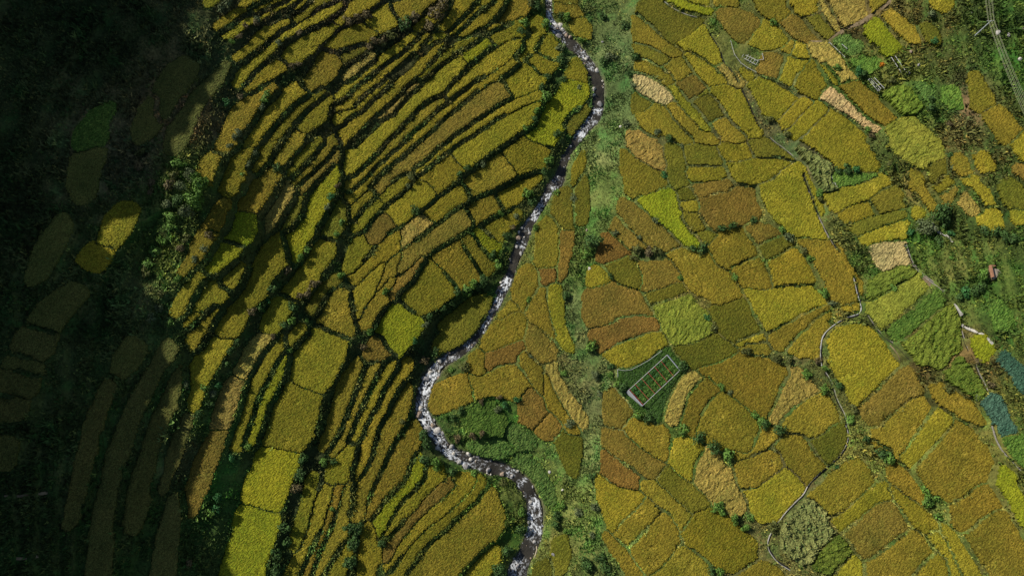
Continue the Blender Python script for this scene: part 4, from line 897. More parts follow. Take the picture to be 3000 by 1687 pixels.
tag(link('hillside', me, M_GROUND), 'steep valley side cut into terraces with grassy banks', None, kind='structure')

# ---------------------------------------------------------------- the ridge to the west and the land around
EDGE = """760,-260 690,-120 630,-10 575,30 545,85 560,120 610,165 650,195 640,250 600,330 565,395 530,425 505,440 485,470 470,520 450,560 440,600 425,640 330,640 290,650 240,690 230,720 280,760 400,790 420,815 440,850 470,890 520,930 560,990 580,1030 545,1080 520,1150 525,1190 520,1230 560,1260 575,1330 560,1400 550,1470 570,1530 590,1600 640,1650 670,1700 690,1800 720,1900"""
ed = np.array([[float(t) for t in s.split(',')] for s in EDGE.split()])
XC = -168.0
pe = at(ed[:, 0], ed[:, 1])
dd = (pe[:, 0] - XC) / -SUN_H[0]
cy = pe[:, 1] + dd * SUN_H[1]; cz = pe[:, 2] + 0.6 + dd * math.tan(SUN_EL)
o_ = np.argsort(cy); cy = cy[o_]; cz = cz[o_]
EY = np.arange(Y0 - 120, Y1 + 220, 1.1)
crest = np.interp(EY, cy, cz)
crest = crest + 1.5 * vnoise(EY, EY * 0, 2.3, 3) + 1.8 * vnoise(EY, EY * 0, 7.0, 4) + 0.8 * vnoise(EY, EY * 0, 1.1, 8)
eb = np.interp(EY, gy, TZ[:, 0])
offs = np.array([0, 5, 10, 15, 20, 23, 26, 34, 60, 120, 260, 500.0])
VXr = X0 - offs[None, :] + 0 * EY[:, None]; VYr = EY[:, None] + 0 * offs[None, :]
tt = np.clip(offs / 26.0, 0, 1)
ZR = eb[:, None] * (1 - tt ** 1.25) + crest[:, None] * tt ** 1.25
ZR = np.where(offs[None, :] > 26, crest[:, None] - np.maximum(0, offs - 26)[None, :] * 0.12, ZR)
ZR[:, 1:-4] += 0.8 * fbm(VXr, VYr, 6.0, 12, 3)[:, 1:-4] * (offs[None, 1:-4] != 26)
n0, n1_ = ZR.shape
ii = np.arange(n1_)[None, :] + n1_ * np.arange(n0)[:, None]
q = np.stack([ii[:-1, :-1], ii[1:, :-1], ii[1:, 1:], ii[:-1, 1:]], -1).reshape(-1, 4)
cR = plant_mix(np.broadcast_to(np.array([.032, .040, .013]), ZR.shape + (3,)), VXr, VYr)
me = mesh_np('mountain_ridge', np.stack([VXr, VYr, ZR], -1).reshape(-1, 3), [q], cR.reshape(-1, 3), True)
tag(link('mountain_ridge', me, M_GROUND), 'steep mountain ridge rising above the shaded terraces', None, kind='structure')
def skirt(name, bx, by, bz, dx, dy, rise):
    offs = np.array([0, 15, 40, 90, 200, 450.0])
    X = bx[:, None] + dx * offs; Y = by[:, None] + dy * offs
    Z = bz[:, None] + rise[:, None] * offs + 3 * fbm(X, Y, 40, 77, 3) * (offs > 0)
    n0, n1_ = Z.shape
    ii = np.arange(n1_)[None, :] + n1_ * np.arange(n0)[:, None]
    q = np.stack([ii[:-1, :-1], ii[:-1, 1:], ii[1:, 1:], ii[1:, :-1]], -1).reshape(-1, 4)
    c = plant_mix(np.broadcast_to(np.array([.10, .10, .022]), Z.shape + (3,)), X, Y)
    me = mesh_np(name, np.stack([X, Y, Z], -1).reshape(-1, 3), [q], c.reshape(-1, 3), True)
    tag(link(name, me, M_GROUND), 'green valley slope continuing beyond the terraces', None, kind='structure')
s9 = slice(None, None, 9)
skirt('slope_east', np.full(len(gy[s9]), gx[-1]), gy[s9], TZ[s9, -1], 1, 0, np.full(len(gy[s9]), 0.30))
rise = np.interp(gx, [-140, 20, 160], [0.25, -0.02, 0.2])
skirt('slope_north', gx[s9], np.full(len(gx[s9]), gy[-1]), TZ[-1, s9], 0, 1, rise[s9])
skirt('slope_south', gx[s9], np.full(len(gx[s9]), gy[0]), TZ[0, s9], 0, -1, rise[s9])

# ---------------------------------------------------------------- river water with foam
nw = 25
s_ = np.linspace(-1, 1, nw)
tx = np.gradient(RX); ty = np.gradient(RY); tl = np.hypot(tx, ty); tx /= tl; ty /= tl
sidew = np.where(s_[None, :] > 0, 1.10 + 0.30 * vnoise(RS, 0 * RS, 2.6, 201)[:, None] + 0.12 * vnoise(RS, 0 * RS, 0.9, 203)[:, None], 1.10 + 0.30 * vnoise(RS, 0 * RS, 2.6, 202)[:, None] + 0.12 * vnoise(RS, 0 * RS, 0.9, 204)[:, None])
half = RW[:, None] * sidew
WXm = RX[:, None] - ty[:, None] * half * s_; WYm = RY[:, None] + tx[:, None] * half * s_
along = RS[:, None] + 0 * s_; across = s_ * half
wx_ = along + 0.5 * vnoise(along, across, 1.1, 22); wy_ = across + 0.35 * vnoise(along, across, 0.9, 23)
f1 = 1 - np.abs(vnoise(wx_ * 0.55, wy_, 0.50, 21)) * 2.6
f2 = 1 - np.abs(vnoise(wx_ * 0.5, wy_, 0.26, 24)) * 2.6
rap = np.clip(0.42 + 0.75 * vnoise(along, 0 * along, 6.0, 25) + 0.55 * vnoise(along, across * 0.5, 1.9, 26), 0, 1)
foam = np.clip(np.maximum(f1, 0.9 * f2), 0, 1) * (0.25 + 0.95 * rap) + 0.55 * rap * vnoise(along, across, 0.33, 27) - 0.36
foam = np.clip(foam * 2.0, 0, 1) * np.clip((1.0 - np.abs(s_)) * 5, 0.1, 1)
WZm = RZ[:, None] - 0.12 + 0.06 * vnoise(along, across, 0.8, 28) + 0.12 * foam + 0.05 * vnoise(along, across, 0.3, 29)
n0, n1_ = WZm.shape
ii = np.arange(n1_)[None, :] + n1_ * np.arange(n0)[:, None]
q = np.stack([ii[:-1, :-1], ii[1:, :-1], ii[1:, 1:], ii[:-1, 1:]], -1).reshape(-1, 4)
cw = np.array([0.040, 0.036, 0.028]) * (1 + 0.4 * vnoise(along, across, 2.0, 30))[..., None]
cw = cw * (1 - foam[..., None]) + foam[..., None] * np.array([0.74, 0.77, 0.80])
me = mesh_np('river', np.stack([WXm, WYm, WZm], -1).reshape(-1, 3), [q], cw.reshape(-1, 3), True)
fa = me.attributes.new('Foam', 'FLOAT', 'POINT'); fa.data.foreach_set('value', foam.ravel().astype(np.float32))
m = mat_attr('river_water', 0.2, 5.0, 0.25, 0.35, 0.3)
t_ = m.node_tree; a_ = t_.nodes.new('ShaderNodeAttribute'); a_.attribute_name = 'Foam'
mr = t_.nodes.new('ShaderNodeMapRange'); mr.inputs['To Min'].default_value = 0.08; mr.inputs['To Max'].default_value = 0.8
t_.links.new(a_.outputs['Fac'], mr.inputs['Value']); t_.links.new(mr.outputs[0], t_.nodes['Principled BSDF'].inputs['Roughness'])
tag(link('river', me, m), 'rocky stream with white rapids winding through the valley', None, kind='structure')

# ---------------------------------------------------------------- describing a place in words
MARKS = [('the pale seedbed frame', 1913, 1112), ('the utility pole', 2875, 85), ('the bare earth hut floor', 2905, 800),
 ('the leaning white trough', 2762, 680), ('the long white wall strip', 2878, 975), ('the curved white-edged ditch', 2410, 960),
 ('the lower looping ditch', 2255, 1590), ('the teal cabbage beds', 2930, 1160), ('the orange flowering bush', 2582, 193),
 ('the pale drying racks', 2566, 248), ('the railed kitchen garden', 2205, 170), ('the dark corn thicket', 2400, 500),
 ('the sharp river loop', 1240, 1180), ('the lower river rapids', 1560, 1500), ('the upper river bend', 1755, 290),
 ('the narrow middle stream', 1600, 590), ('the green loop meadow', 1420, 1210), ('the river entering the frame', 1605, 20),
 ('the dark drainage gully', 985, 330), ('the lower gully', 1000, 720), ('the lime twin plots', 770, 1420),
 ('the tree covered knoll', 590, 560), ('the shadow edge at the top', 600, 90), ('the sunlit clearing in shade', 330, 680),
 ('the small lime pair', 690, 690), ('the bright straw strip', 740, 1050), ('the shaded left border', 60, 1150), ('the shaded upper left', 250, 200),
 ('the big tawny bottom plot', 1330, 1550), ('the ditch bank shrubs', 2000, 1330), ('the red brown plots', 1800, 960),
 ('the lower right corner', 2920, 1600), ('the upper dirt path', 2520, 60), ('the round topped yellow plot', 2290, 590), ('the brick red corner plot', 1790, 740)]
ORD = ['nearest', 'second nearest', 'third nearest', 'fourth nearest', 'fifth nearest', 'sixth nearest', 'seventh nearest', 'eighth nearest', 'ninth nearest', 'tenth nearest', 'eleventh nearest', 'twelfth nearest', 'thirteenth nearest', 'fourteenth nearest']
def locate(u, v):
    d = [(math.hypot(u - a, v - b), n, a, b) for n, a, b in MARKS]
    d, n, a, b = min(d)
    dx, dy = u - a, v - b
    if abs(dx) > 1.6 * abs(dy): s = 'right of' if dx > 0 else 'left of'
    elif abs(dy) > 1.6 * abs(dx): s = 'below' if dy > 0 else 'above'
    else: s = ('lower' if dy > 0 else 'upper') + (' right of' if dx > 0 else ' left of')
    return d, s, n
def describe(items, rank=True):
    """items: (object, noun phrase, u, v) -> labels that single each one out"""
    by = {}
    for o, ph, u, v in items:
        d, s, n = locate(u, v)
        by.setdefault((ph, s, n), []).append((d, o))
    for (ph, s, n), lst in by.items():
        lst.sort(key=lambda t: t[0])
        for r, (d, o) in enumerate(lst):
            t = f'{ph} {s} {n}'
            if len(lst) > 1 and rank: t += f', {ORD[min(r, 13)]} one'
            o['label'] = t

# ---------------------------------------------------------------- the crops, one object for each plot
NAMES = {'Y': ('golden', 'rice'), 'G': ('olive green', 'rice'), 'D': ('dark olive', 'rice'), 'O': ('amber', 'rice'), 'B': ('tawny brown', 'rice'),
 'R': ('reddish brown', 'rice'), 'L': ('lime yellow', 'rice'), 'S': ('pale flattened', 'rice'), 'P': ('cut straw coloured', 'rice'),
 'W': ('windblown yellow green', 'rice'), 'K': ('dim greyish', 'rice'), 'T': ('pale bristling', 'corn'), 'F': ('green ruffled', 'corn'),
 'V': ('deep green', 'vegetable'), 'H': ('very dark green', 'vegetable'), 'C': ('leafy green', 'vegetable'), 'X': ('teal', 'cabbage')}
crop_items = []
for k, (code, qpx) in enumerate(FIELDS):
    if k not in PLANE: continue
    mx, my, mz, g2, el, I = PLANE[k]
    I = I[LAB.ravel()[I] == k + 1]
    if len(I) < 25: continue
    j = I // NX; i = I % NX
    j0, i0 = j.min(), i.min(); nj = j.max() - j0 + 2; ni = i.max() - i0 + 2
    cell = np.zeros((nj + 1, ni + 1), bool); cell[j - j0 + 1, i - i0 + 1] = True      # padded by one
    vid = np.full((nj + 1, ni + 1), -1)
    used = np.zeros((nj + 1, ni + 1), bool)
    cmp_ = np.zeros_like(cell); sidx = len(I) // 2; cmp_[j[sidx] - j0 + 1, i[sidx] - i0 + 1] = True; cnt = 0
    for _ in range(4000):
        cmp_ = (cmp_ | np.roll(cmp_, 1, 0) | np.roll(cmp_, -1, 0) | np.roll(cmp_, 1, 1) | np.roll(cmp_, -1, 1)) & cell
        c2 = int(cmp_.sum())
        if c2 == cnt: break
        cnt = c2
    if cnt < 0.5 * len(I):
        cmp_ = cell & ~cmp_; 
    keep = cmp_[j - j0 + 1, i - i0 + 1]
    LAB.ravel()[I[~keep]] = 0
    I = I[keep]; j = j[keep]; i = i[keep]; cell = cmp_
    cj, ci = j - j0, i - i0
    for a in (0, 1):
        for b in (0, 1): used[cj + a, ci + b] = True
    vj, vi = np.nonzero(used)
    vid[vj, vi] = np.arange(len(vj))
    x = gx[i0] + vi * G; y = gy[j0] + vj * G
    full = cell[vj, vi].astype(int) + cell[np.minimum(vj + 1, nj), vi] + cell[vj, np.minimum(vi + 1, ni)] + cell[np.minimum(vj + 1, nj), np.minimum(vi + 1, ni)]
    edge = full < 4
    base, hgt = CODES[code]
    z0 = mz + (x - mx) * g2[0] + (y - my) * g2[1]
    sd = 1000 + k * 7
    ang = math.atan2(g2[1], g2[0]) + (k * 2.4) % 3.1
    white = RNG.uniform(-1, 1, len(x)); white2 = RNG.uniform(-1, 1, len(x))
    if code in 'SPW':
        ca, sa = math.cos(ang), math.sin(ang)
        wx = x + 1.6 * vnoise(x, y, 3.0, sd); wy = y + 1.6 * vnoise(x, y, 3.0, sd + 1)
        p_, r_ = wx * ca + wy * sa, -wx * sa + wy * ca
        rel = 0.20 * vnoise(p_ * 0.45, r_, 0.50, sd + 2) + 0.10 * vnoise(x, y, 1.6, sd + 3) + 0.07 * white
        if code == 'P': rel = rel + 0.10 * white2 + 0.15 * np.abs(vnoise(x, y, 0.8, sd + 9))
    elif code == 'T':
        ca, sa = math.cos(0.45), math.sin(0.45)
        p_, r_ = x * ca + y * sa, -x * sa + y * ca
        rel = 0.75 * vnoise(p_, r_ * 0.45, 0.55, sd) + 0.3 * vnoise(x, y, 1.8, sd + 1) + 0.2 * white
    elif code == 'F':
        ca, sa = math.cos(ang), math.sin(ang)
        p_, r_ = x * ca + y * sa, -x * sa + y * ca
        rel = 0.35 * vnoise(p_ * 0.5, r_, 0.6, sd) + 0.25 * vnoise(x, y, 1.6, sd + 1) + 0.12 * white
    elif code in 'VCXH':
        rel = 0.14 * white + 0.16 * vnoise(x, y, 0.9, sd) + (0.12 * vnoise(x, y, 2.5, sd + 1))
    else:
        rel = 0.075 * white + 0.03 * vnoise(x, y, 0.8, sd) + 0.05 * vnoise(x, y, 4.0, sd + 1)
    z = z0 + hgt + rel - np.where(edge, 0.10, 0)
    jx = np.where(edge, 0.13, 0.07)
    xj = x + jx * white2; yj = y + jx * RNG.uniform(-1, 1, len(x))
    # plant colour: every plot ripens a little differently, in patches
    b = np.array(base) * (1 + RNG.uniform(-0.14, 0.14)) * np.array([1 + RNG.uniform(-0.05, 0.05), 1 + RNG.uniform(-0.05, 0.05), 1])
    pat = fbm(x, y, 5.0, 400 + k, 3)[:, None]
    lodge = np.clip(fbm(x, y, 3.2, 700 + k, 3) - 0.35, 0, 1)[:, None] * 1.6
    c = b * (1 + 0.24 * pat * np.array([1.0, 0.7, 0.8])) * (1 + 0.30 * white[:, None])
    green = np.clip(fbm(x, y, 2.0, 900 + k, 2) - 0.15, 0, 1)[:, None] * 0.30
    c = c * (1 - green) + green * c * np.array([0.72, 1.0, 0.9])
    if code in 'SP': c = c * (1 + 0.22 * np.sign(white2)[:, None] * np.abs(white2[:, None]))
    if code in 'YGOB': c = c * (1 + 0.45 * lodge * np.array([1.0, 0.92, 1.6])); z = z - 0.22 * lodge[:, 0] + 0.25 * lodge[:, 0] * vnoise(x * 0.8 + y * 0.5, y, 0.5, sd + 5)
    if code in 'VC':
        lt = (white2 > 0.55)[:, None]; c = np.where(lt, c * np.array([1.8, 1.5, 1.6]), c)
    top = np.stack([xj, yj, z], 1)
    lowz = np.stack([xj, yj, z0 - 0.55], 1)
    nv = len(top)
    qd = np.stack([vid[cj, ci], vid[cj, ci + 1], vid[cj + 1, ci + 1], vid[cj + 1, ci]], 1)
    sk = []
    C = cell
    for (dj, di, va, vb) in ((-1, 0, (0, 0), (0, 1)), (1, 0, (1, 1), (1, 0)), (0, -1, (1, 0), (0, 0)), (0, 1, (0, 1), (1, 1))):
        nb = C[np.clip(cj + 1 + dj, 0, nj), np.clip(ci + 1 + di, 0, ni)]
        if dj == 1: nb = np.where(cj + 2 > nj, False, nb)
        if di == 1: nb = np.where(ci + 2 > ni, False, nb)
        e = ~nb
        a = vid[cj[e] + va[0], ci[e] + va[1]]; bq = vid[cj[e] + vb[0], ci[e] + vb[1]]
        sk.append(np.stack([a, a + nv, bq + nv, bq], 1))
    sk = np.concatenate(sk)
    # keep only the low vertices that are used
    ul = np.unique(sk[sk >= nv]); rm = np.zeros(2 * nv, int); rm[:nv] = np.arange(nv); rm[ul] = nv + np.arange(len(ul))
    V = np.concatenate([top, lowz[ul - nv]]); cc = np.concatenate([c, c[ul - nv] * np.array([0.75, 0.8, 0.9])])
    # single ears and leaves standing out of the crop
    ne = int(len(I) * G * G * {'T': 9, 'F': 9, 'V': 9, 'C': 9, 'X': 9, 'P': 4, 'H': 9}.get(code, 8))
    pick = RNG.integers(0, len(I), ne)
    ex = gx[0] + (I[pick] % NX + RNG.uniform(0, 1, ne)) * G; ey = gy[0] + (I[pick] // NX + RNG.uniform(0, 1, ne)) * G
    ez = z0[vid[j[pick] - j0, i[pick] - i0]] + hgt + rel[vid[j[pick] - j0, i[pick] - i0]]
    ea = RNG.uniform(0, 6.283, ne); es = RNG.uniform(0.16, 0.34, ne) * (1.3 if code in 'TFCX' else 1.0)
    dx, dy = np.cos(ea) * es, np.sin(ea) * es
    E = np.stack([np.stack([ex - dy * .35, ey + dx * .35, ez - 0.03], 1), np.stack([ex + dy * .35, ey - dx * .35, ez], 1),
                  np.stack([ex + dx, ey + dy, ez + es * RNG.uniform(0.1, 0.75, ne)], 1)], 1).reshape(-1, 3)
    et = RNG.uniform(0.40, 1.75, ne)[:, None] * np.where(RNG.uniform(0, 1, ne)[:, None] < 0.3, np.array([0.62, 0.95, 0.9]), np.array([1.05, 1.0, 1.0]))
    ec_ = np.repeat(b * et, 3, 0)
    nV = len(V); V = np.concatenate([V, E]); cc = np.concatenate([cc, ec_])
    tri = nV + np.arange(3 * ne).reshape(-1, 3)
    org = np.array([mx, my, mz]); V = V - org
    colr, crop = NAMES[code]
    nm = {'rice': 'rice_plot', 'corn': 'corn_plot', 'vegetable': 'vegetable_bed', 'cabbage': 'cabbage_bed'}[crop]
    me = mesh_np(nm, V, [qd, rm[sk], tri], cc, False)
    o = link(nm, me, M_RICE, None, org)
    area = len(I) * G * G
    shape = 'long thin' if el > 4.5 else ('long' if el > 2.6 else ('small' if area < 45 else ('broad' if area > 170 else 'mid-sized')))
    form = 'strip' if el > 2.6 else 'plot'
    uc, vc = project(org)
    o['category'] = {'rice_plot': 'rice plot', 'corn_plot': 'corn plot', 'vegetable_bed': 'vegetable bed', 'cabbage_bed': 'cabbage bed'}[nm]
    o['group'] = {'rice_plot': 'rice plots on the terraces', 'corn_plot': 'corn plots among the rice', 'vegetable_bed': 'vegetable beds among the rice', 'cabbage_bed': 'teal cabbage beds'}[nm]
    crop_items.append((o, f'{shape} {colr} {crop} {form}', float(uc), float(vc)))
describe(crop_items)
print('plots', len(crop_items))
# ---------------------------------------------------------------- grass, reeds and weeds on the banks
MASKV = np.pad(LAB > 0, 1, mode='edge')
def is_field(x, y):
    i = np.clip(((x - X0) / G).astype(int), 0, NX - 1); j = np.clip(((y - Y0) / G).astype(int), 0, NY - 1)
    return LAB[j, i] > 0
DITCH = []       # (points Nx3, half width) filled in below, kept free of grass
def tufts(name, label, n, sel, size, blades, spread=0.9, seed=1, tint=1.0, straw=0.10):
    r = np.random.default_rng(seed)
    x = r.uniform(X0 + 1, X1 - 1, n); y = r.uniform(Y0 + 1, Y1 - 1, n)
    i = np.clip(((x - X0) / G).astype(int), 0, NX - 1); j = np.clip(((y - Y0) / G).astype(int), 0, NY - 1)
    u, v = project(np.stack([x, y, TZ[j, i]], 1))
    ok = (LAB[j, i] == 0) & (RD[j, i] / RHW[j, i] > 1.2) & (u > -60) & (u < 3060) & (v > -60) & (v < 1750) & sel(u, v, x, y)
    for pts, hw in DITCH:
        for a, b in zip(pts[:-1], pts[1:]):
            ab = b[:2] - a[:2]; t = np.clip(((x - a[0]) * ab[0] + (y - a[1]) * ab[1]) / (ab @ ab + 1e-9), 0, 1)
            ok &= np.hypot(x - a[0] - t * ab[0], y - a[1] - t * ab[1]) > hw + 0.15
    x, y, u, v = x[ok], y[ok], u[ok], v[ok]
    n = len(x); z = zt(x, y)
    pt = np.clip(0.75 + 0.7 * fbm(x, y, 4.0, seed + 50, 3), 0.35, 1.5)
    s = size * r.uniform(0.55, 1.45, n) * pt
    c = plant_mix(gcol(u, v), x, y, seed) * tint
    c = c * r.uniform(0.65, 1.45, n)[:, None]
    st = (r.uniform(0, 1, n) < straw)[:, None]
    c = np.where(st, c * np.array([2.1, 1.7, 1.5]), c)
    V = np.zeros((n, blades, 3, 3), np.float32); Cc = np.zeros((n, blades, 3, 3), np.float32)
    for b in range(blades):
        a = r.uniform(0, 2 * np.pi, n); L = s * r.uniform(0.7, 1.3, n); w = s * r.uniform(0.16, 0.34, n)
        ca, sa = np.cos(a), np.sin(a)
        out = spread * r.uniform(0.3, 1.1, n)
        bx = x + r.uniform(-.12, .12, n) * s * 2; by = y + r.uniform(-.12, .12, n) * s * 2
        for q, (al, wd, up) in enumerate(((0.0, -1, 0.0), (0.0, 1, 0.05), (1.0, 0, 1.0))):
            V[:, b, q, 0] = bx + ca * L * out * al - sa * w * wd
            V[:, b, q, 1] = by + sa * L * out * al + ca * w * wd
            V[:, b, q, 2] = z - 0.05 + L * up * np.sqrt(np.clip(1.15 - 0.55 * out ** 2, 0.15, 1)) + (0.05 if q < 2 else 0)
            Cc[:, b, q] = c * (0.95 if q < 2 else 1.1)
    V = V.reshape(-1, 3); Fq = np.arange(len(V)).reshape(-1, 3)
    me = mesh_np(name, V, [Fq], Cc.reshape(-1, 3), False)
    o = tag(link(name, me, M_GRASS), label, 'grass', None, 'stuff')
    print(name, n)
    return o
# ditches, paths and channels (pixels of the photograph)
def line(txt, sc=1.0, ox=0, oy=0):
    q = np.array([[float(a) for a in s.split(',')] for s in txt.split()]) / sc + np.array([ox, oy])
    P = np.array([ground(a, b) for a, b in q])
    # dense
    d = np.r_[0, np.cumsum(np.linalg.norm(np.diff(P[:, :2], axis=0), axis=1))]
    s = np.arange(0, d[-1], 0.5)
    X = smooth1(np.interp(s, d, P[:, 0]), 5); Y = smooth1(np.interp(s, d, P[:, 1]), 5)
    return np.stack([X, Y, zt(X, Y)], 1)
def ribbon(name, pts, w, dz, mat, parent=None, wob=0.0, thick=0.0):
    """a strip of ground cover (or a low kerb when thick > 0) following a line"""
    t = np.gradient(pts[:, :2], axis=0); t /= np.linalg.norm(t, axis=1)[:, None] + 1e-9
    nrm = np.stack([-t[:, 1], t[:, 0]], 1)
    ww = (w * (1 + wob * vnoise(pts[:, 0], pts[:, 1], 1.5, 5)))[:, None] if wob else np.full((len(pts), 1), w)
    z = smooth1(pts[:, 2], 5) + dz
    Lf = np.c_[pts[:, :2] + nrm * ww / 2, z]; Rt = np.c_[pts[:, :2] - nrm * ww / 2, z]
    n = len(pts)
    if thick:
        lo = np.array([0, 0, -thick])
        V = np.concatenate([Lf, Rt, Lf + lo, Rt + lo]); i = np.arange(n - 1)
        Fq = np.concatenate([np.stack([i + n, i + n + 1, i + 1, i], 1), np.stack([i, i + 1, i + 1 + 2 * n, i + 2 * n], 1),
                             np.stack([i + 3 * n, i + 1 + 3 * n, i + 1 + n, i + n], 1), np.array([[0, 2 * n, 3 * n, n], [n - 1, 2 * n - 1, 4 * n - 1, 3 * n - 1]])])
    else:
        V = np.concatenate([Lf, Rt]); i = np.arange(n - 1); Fq = np.stack([i + n, i + n + 1, i + 1, i], 1)
    return link(name, mesh_np(name, V, [Fq]), mat, parent)
def offset(pts, d):
    t = np.gradient(pts[:, :2], axis=0); t /= np.linalg.norm(t, axis=1)[:, None] + 1e-9
    p = pts.copy(); p[:, 0] -= t[:, 1] * d; p[:, 1] += t[:, 0] * d; p[:, 2] = zt(p[:, 0], p[:, 1]); return p
def zsurf(x, y):
    i = np.clip(((x - X0) / G).round().astype(int), 0, NX); j = np.clip(((y - Y0) / G).round().astype(int), 0, NY)
    return smooth1(SURF[j, i], 9)
MATS = {'M_CONC': M_CONC, 'M_WHITE': M_WHITE, 'M_PALE': M_PALE}
for P, (txt, sc__, ox_, oy_, w, lab_, rims, rimw) in zip(DPT, DITCHES):
    pts = np.c_[P, zsurf(P[:, 0], P[:, 1])]
    DITCH.append((pts[::3], w / 2))
    root = empty('irrigation_ditch', pts[len(pts) // 2], lab_, 'irrigation ditch')
    inv = np.array(root.location)
    ribbon('water', pts - inv, w * 1.25, -0.20, M_DARKW, root)
    for sgn, mk in rims:
        o = offset(pts, sgn * (w / 2 + rimw / 2)); o[:, 2] = pts[:, 2]
        ribbon('rim', o - inv, rimw, 0.06, MATS[mk], root, 0.5, 0.5)
for P, d in zip(PPT, PATHS):
    p = np.c_[P, zsurf(P[:, 0], P[:, 1])]; DITCH.append((p[::3], d[4] / 2))
    tag(ribbon('footpath', p, d[4], 0.08, M_EARTH, None, 0.5), 'bare trodden earth footpath through the weeds', None, kind='structure')

def zone_left(u, v, x, y): return x < np.interp(y, [-90, -60, -48, -40, -28, -10, 20, 60, 110], [1, 5, 0, -22, -28, -13, 7, 24, 14])
def strip_c(v): return np.interp(v, [-100, 150, 300, 450, 700, 900, 1050, 1200, 1350, 1500, 1750], [1690, 1780, 1800, 1770, 1715, 1695, 1690, 1745, 1730, 1715, 1760])
def zone_green(u, v, x, y): return ~zone_left(u, v, x, y) & (np.abs(u - strip_c(v)) < 75)
def zone_right(u, v, x, y): return ~zone_left(u, v, x, y) & ~zone_green(u, v, x, y)
def near_field(x, y, d=1.3):
    r = np.zeros(len(x), bool)
    for a in range(6): r |= is_field(x + d * math.cos(a * 1.047), y + d * math.sin(a * 1.047))
    return r
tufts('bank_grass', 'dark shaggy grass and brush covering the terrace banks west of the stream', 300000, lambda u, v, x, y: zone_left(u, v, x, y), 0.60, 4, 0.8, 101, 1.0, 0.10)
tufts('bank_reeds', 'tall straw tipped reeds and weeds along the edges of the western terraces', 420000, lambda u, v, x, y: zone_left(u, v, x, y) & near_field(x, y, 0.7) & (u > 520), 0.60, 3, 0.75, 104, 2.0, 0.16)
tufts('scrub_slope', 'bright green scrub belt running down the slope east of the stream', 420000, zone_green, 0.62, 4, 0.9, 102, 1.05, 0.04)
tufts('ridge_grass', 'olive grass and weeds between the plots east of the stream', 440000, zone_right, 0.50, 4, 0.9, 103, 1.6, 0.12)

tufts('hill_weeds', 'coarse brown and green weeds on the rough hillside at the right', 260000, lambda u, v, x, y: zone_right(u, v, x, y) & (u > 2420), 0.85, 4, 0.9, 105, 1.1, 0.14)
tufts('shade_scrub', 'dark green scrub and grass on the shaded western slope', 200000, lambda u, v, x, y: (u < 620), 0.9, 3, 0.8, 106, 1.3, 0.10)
# ---------------------------------------------------------------- shrubs and trees
def crown(seed, n, r, h, leaf, lobes):
    """leaf faces scattered through lobed clumps: uneven outline with gaps"""
    g = np.random.default_rng(seed)
    cs = []
    for k in range(lobes):
        a = 2 * math.pi * (k + g.uniform(0, .7)) / lobes; d = r * g.uniform(0.25, 0.72)
        cs.append((d * math.cos(a), d * math.sin(a), h * g.uniform(0.35, 0.75), r * g.uniform(0.34, 0.58)))
    cs.append((0, 0, h * 0.68, r * 0.55))
    cs = np.array(cs)
    k = g.integers(0, len(cs), n)
    d = g.normal(size=(n, 3)); d /= np.linalg.norm(d, axis=1)[:, None]
    rad = cs[k, 3] * g.uniform(0.45, 1.08, n) ** 0.6
    P = cs[k, :3] + d * rad[:, None] * np.array([1, 1, 0.85]); P[:, 2] = np.maximum(P[:, 2], 0.08)
    a = g.normal(size=(n, 3)); a -= (a * d).sum(1)[:, None] * d * 0.7; a /= np.linalg.norm(a, axis=1)[:, None]
    b = np.cross(a, d + 0.3 * g.normal(size=(n, 3))); b /= np.linalg.norm(b, axis=1)[:, None] + 1e-9
    s = leaf * g.uniform(0.6, 1.4, n)[:, None]
    V = np.stack([P - a * s, P - b * s * 0.45, P + a * s, P + b * s * 0.45], 1)
    tone = g.uniform(0.7, 1.3, n) * (0.85 + 0.3 * (k % 3) / 2)
    return V.reshape(-1, 3), np.arange(4 * n).reshape(-1, 4), np.repeat(tone, 4)
PAL = {'bright green': (0.105, 0.205, 0.030), 'dark green': (0.050, 0.105, 0.022), 'grey green': (0.115, 0.15, 0.060), 'olive': (0.11, 0.125, 0.030),
       'brown tipped': (0.13, 0.105, 0.045), 'emerald': (0.040, 0.14, 0.035), 'orange flowering': (0.55, 0.20, 0.012)}
TEMPL = {}
def shrub_proto(kind, var, big=False):
    key = (kind, var, big)
    if key in TEMPL: return TEMPL[key]
    sd = var * 31 + len(kind)
    n = (700 if big else 300)
    V, Fq, tone = crown(sd, n, 1.0, 1.25 if not big else 1.7, 0.115 if big else 0.17, 7 if big else 5)
    c = np.array(PAL[kind])[None, :] * tone[:, None]
    me = mesh_np('foliage', V, [Fq], c); me.materials.append(M_LEAF)
    mb = MB()
    hh = 1.25 if not big else 1.7
    mb.tube([(0, 0, -0.5), (0.02, 0.01, hh * 0.3), (0.05, 0.03, hh * 0.62)], [0.075, 0.06, 0.03])
    for a in (0.3, 2.3, 4.3):
        mb.tube([(0.02, 0.01, hh * 0.22), (0.25 * math.cos(a), 0.25 * math.sin(a), hh * 0.42), (0.5 * math.cos(a), 0.5 * math.sin(a), hh * 0.55)], [0.045, 0.03, 0.014], 5)
    V2 = np.concatenate(mb.V); F2 = np.concatenate(mb.F)
    ms = mesh_np('stem', V2, [F2]); ms.materials.append(M_BARK)
    TEMPL[key] = (me, ms); return me, ms
shrub_items = []
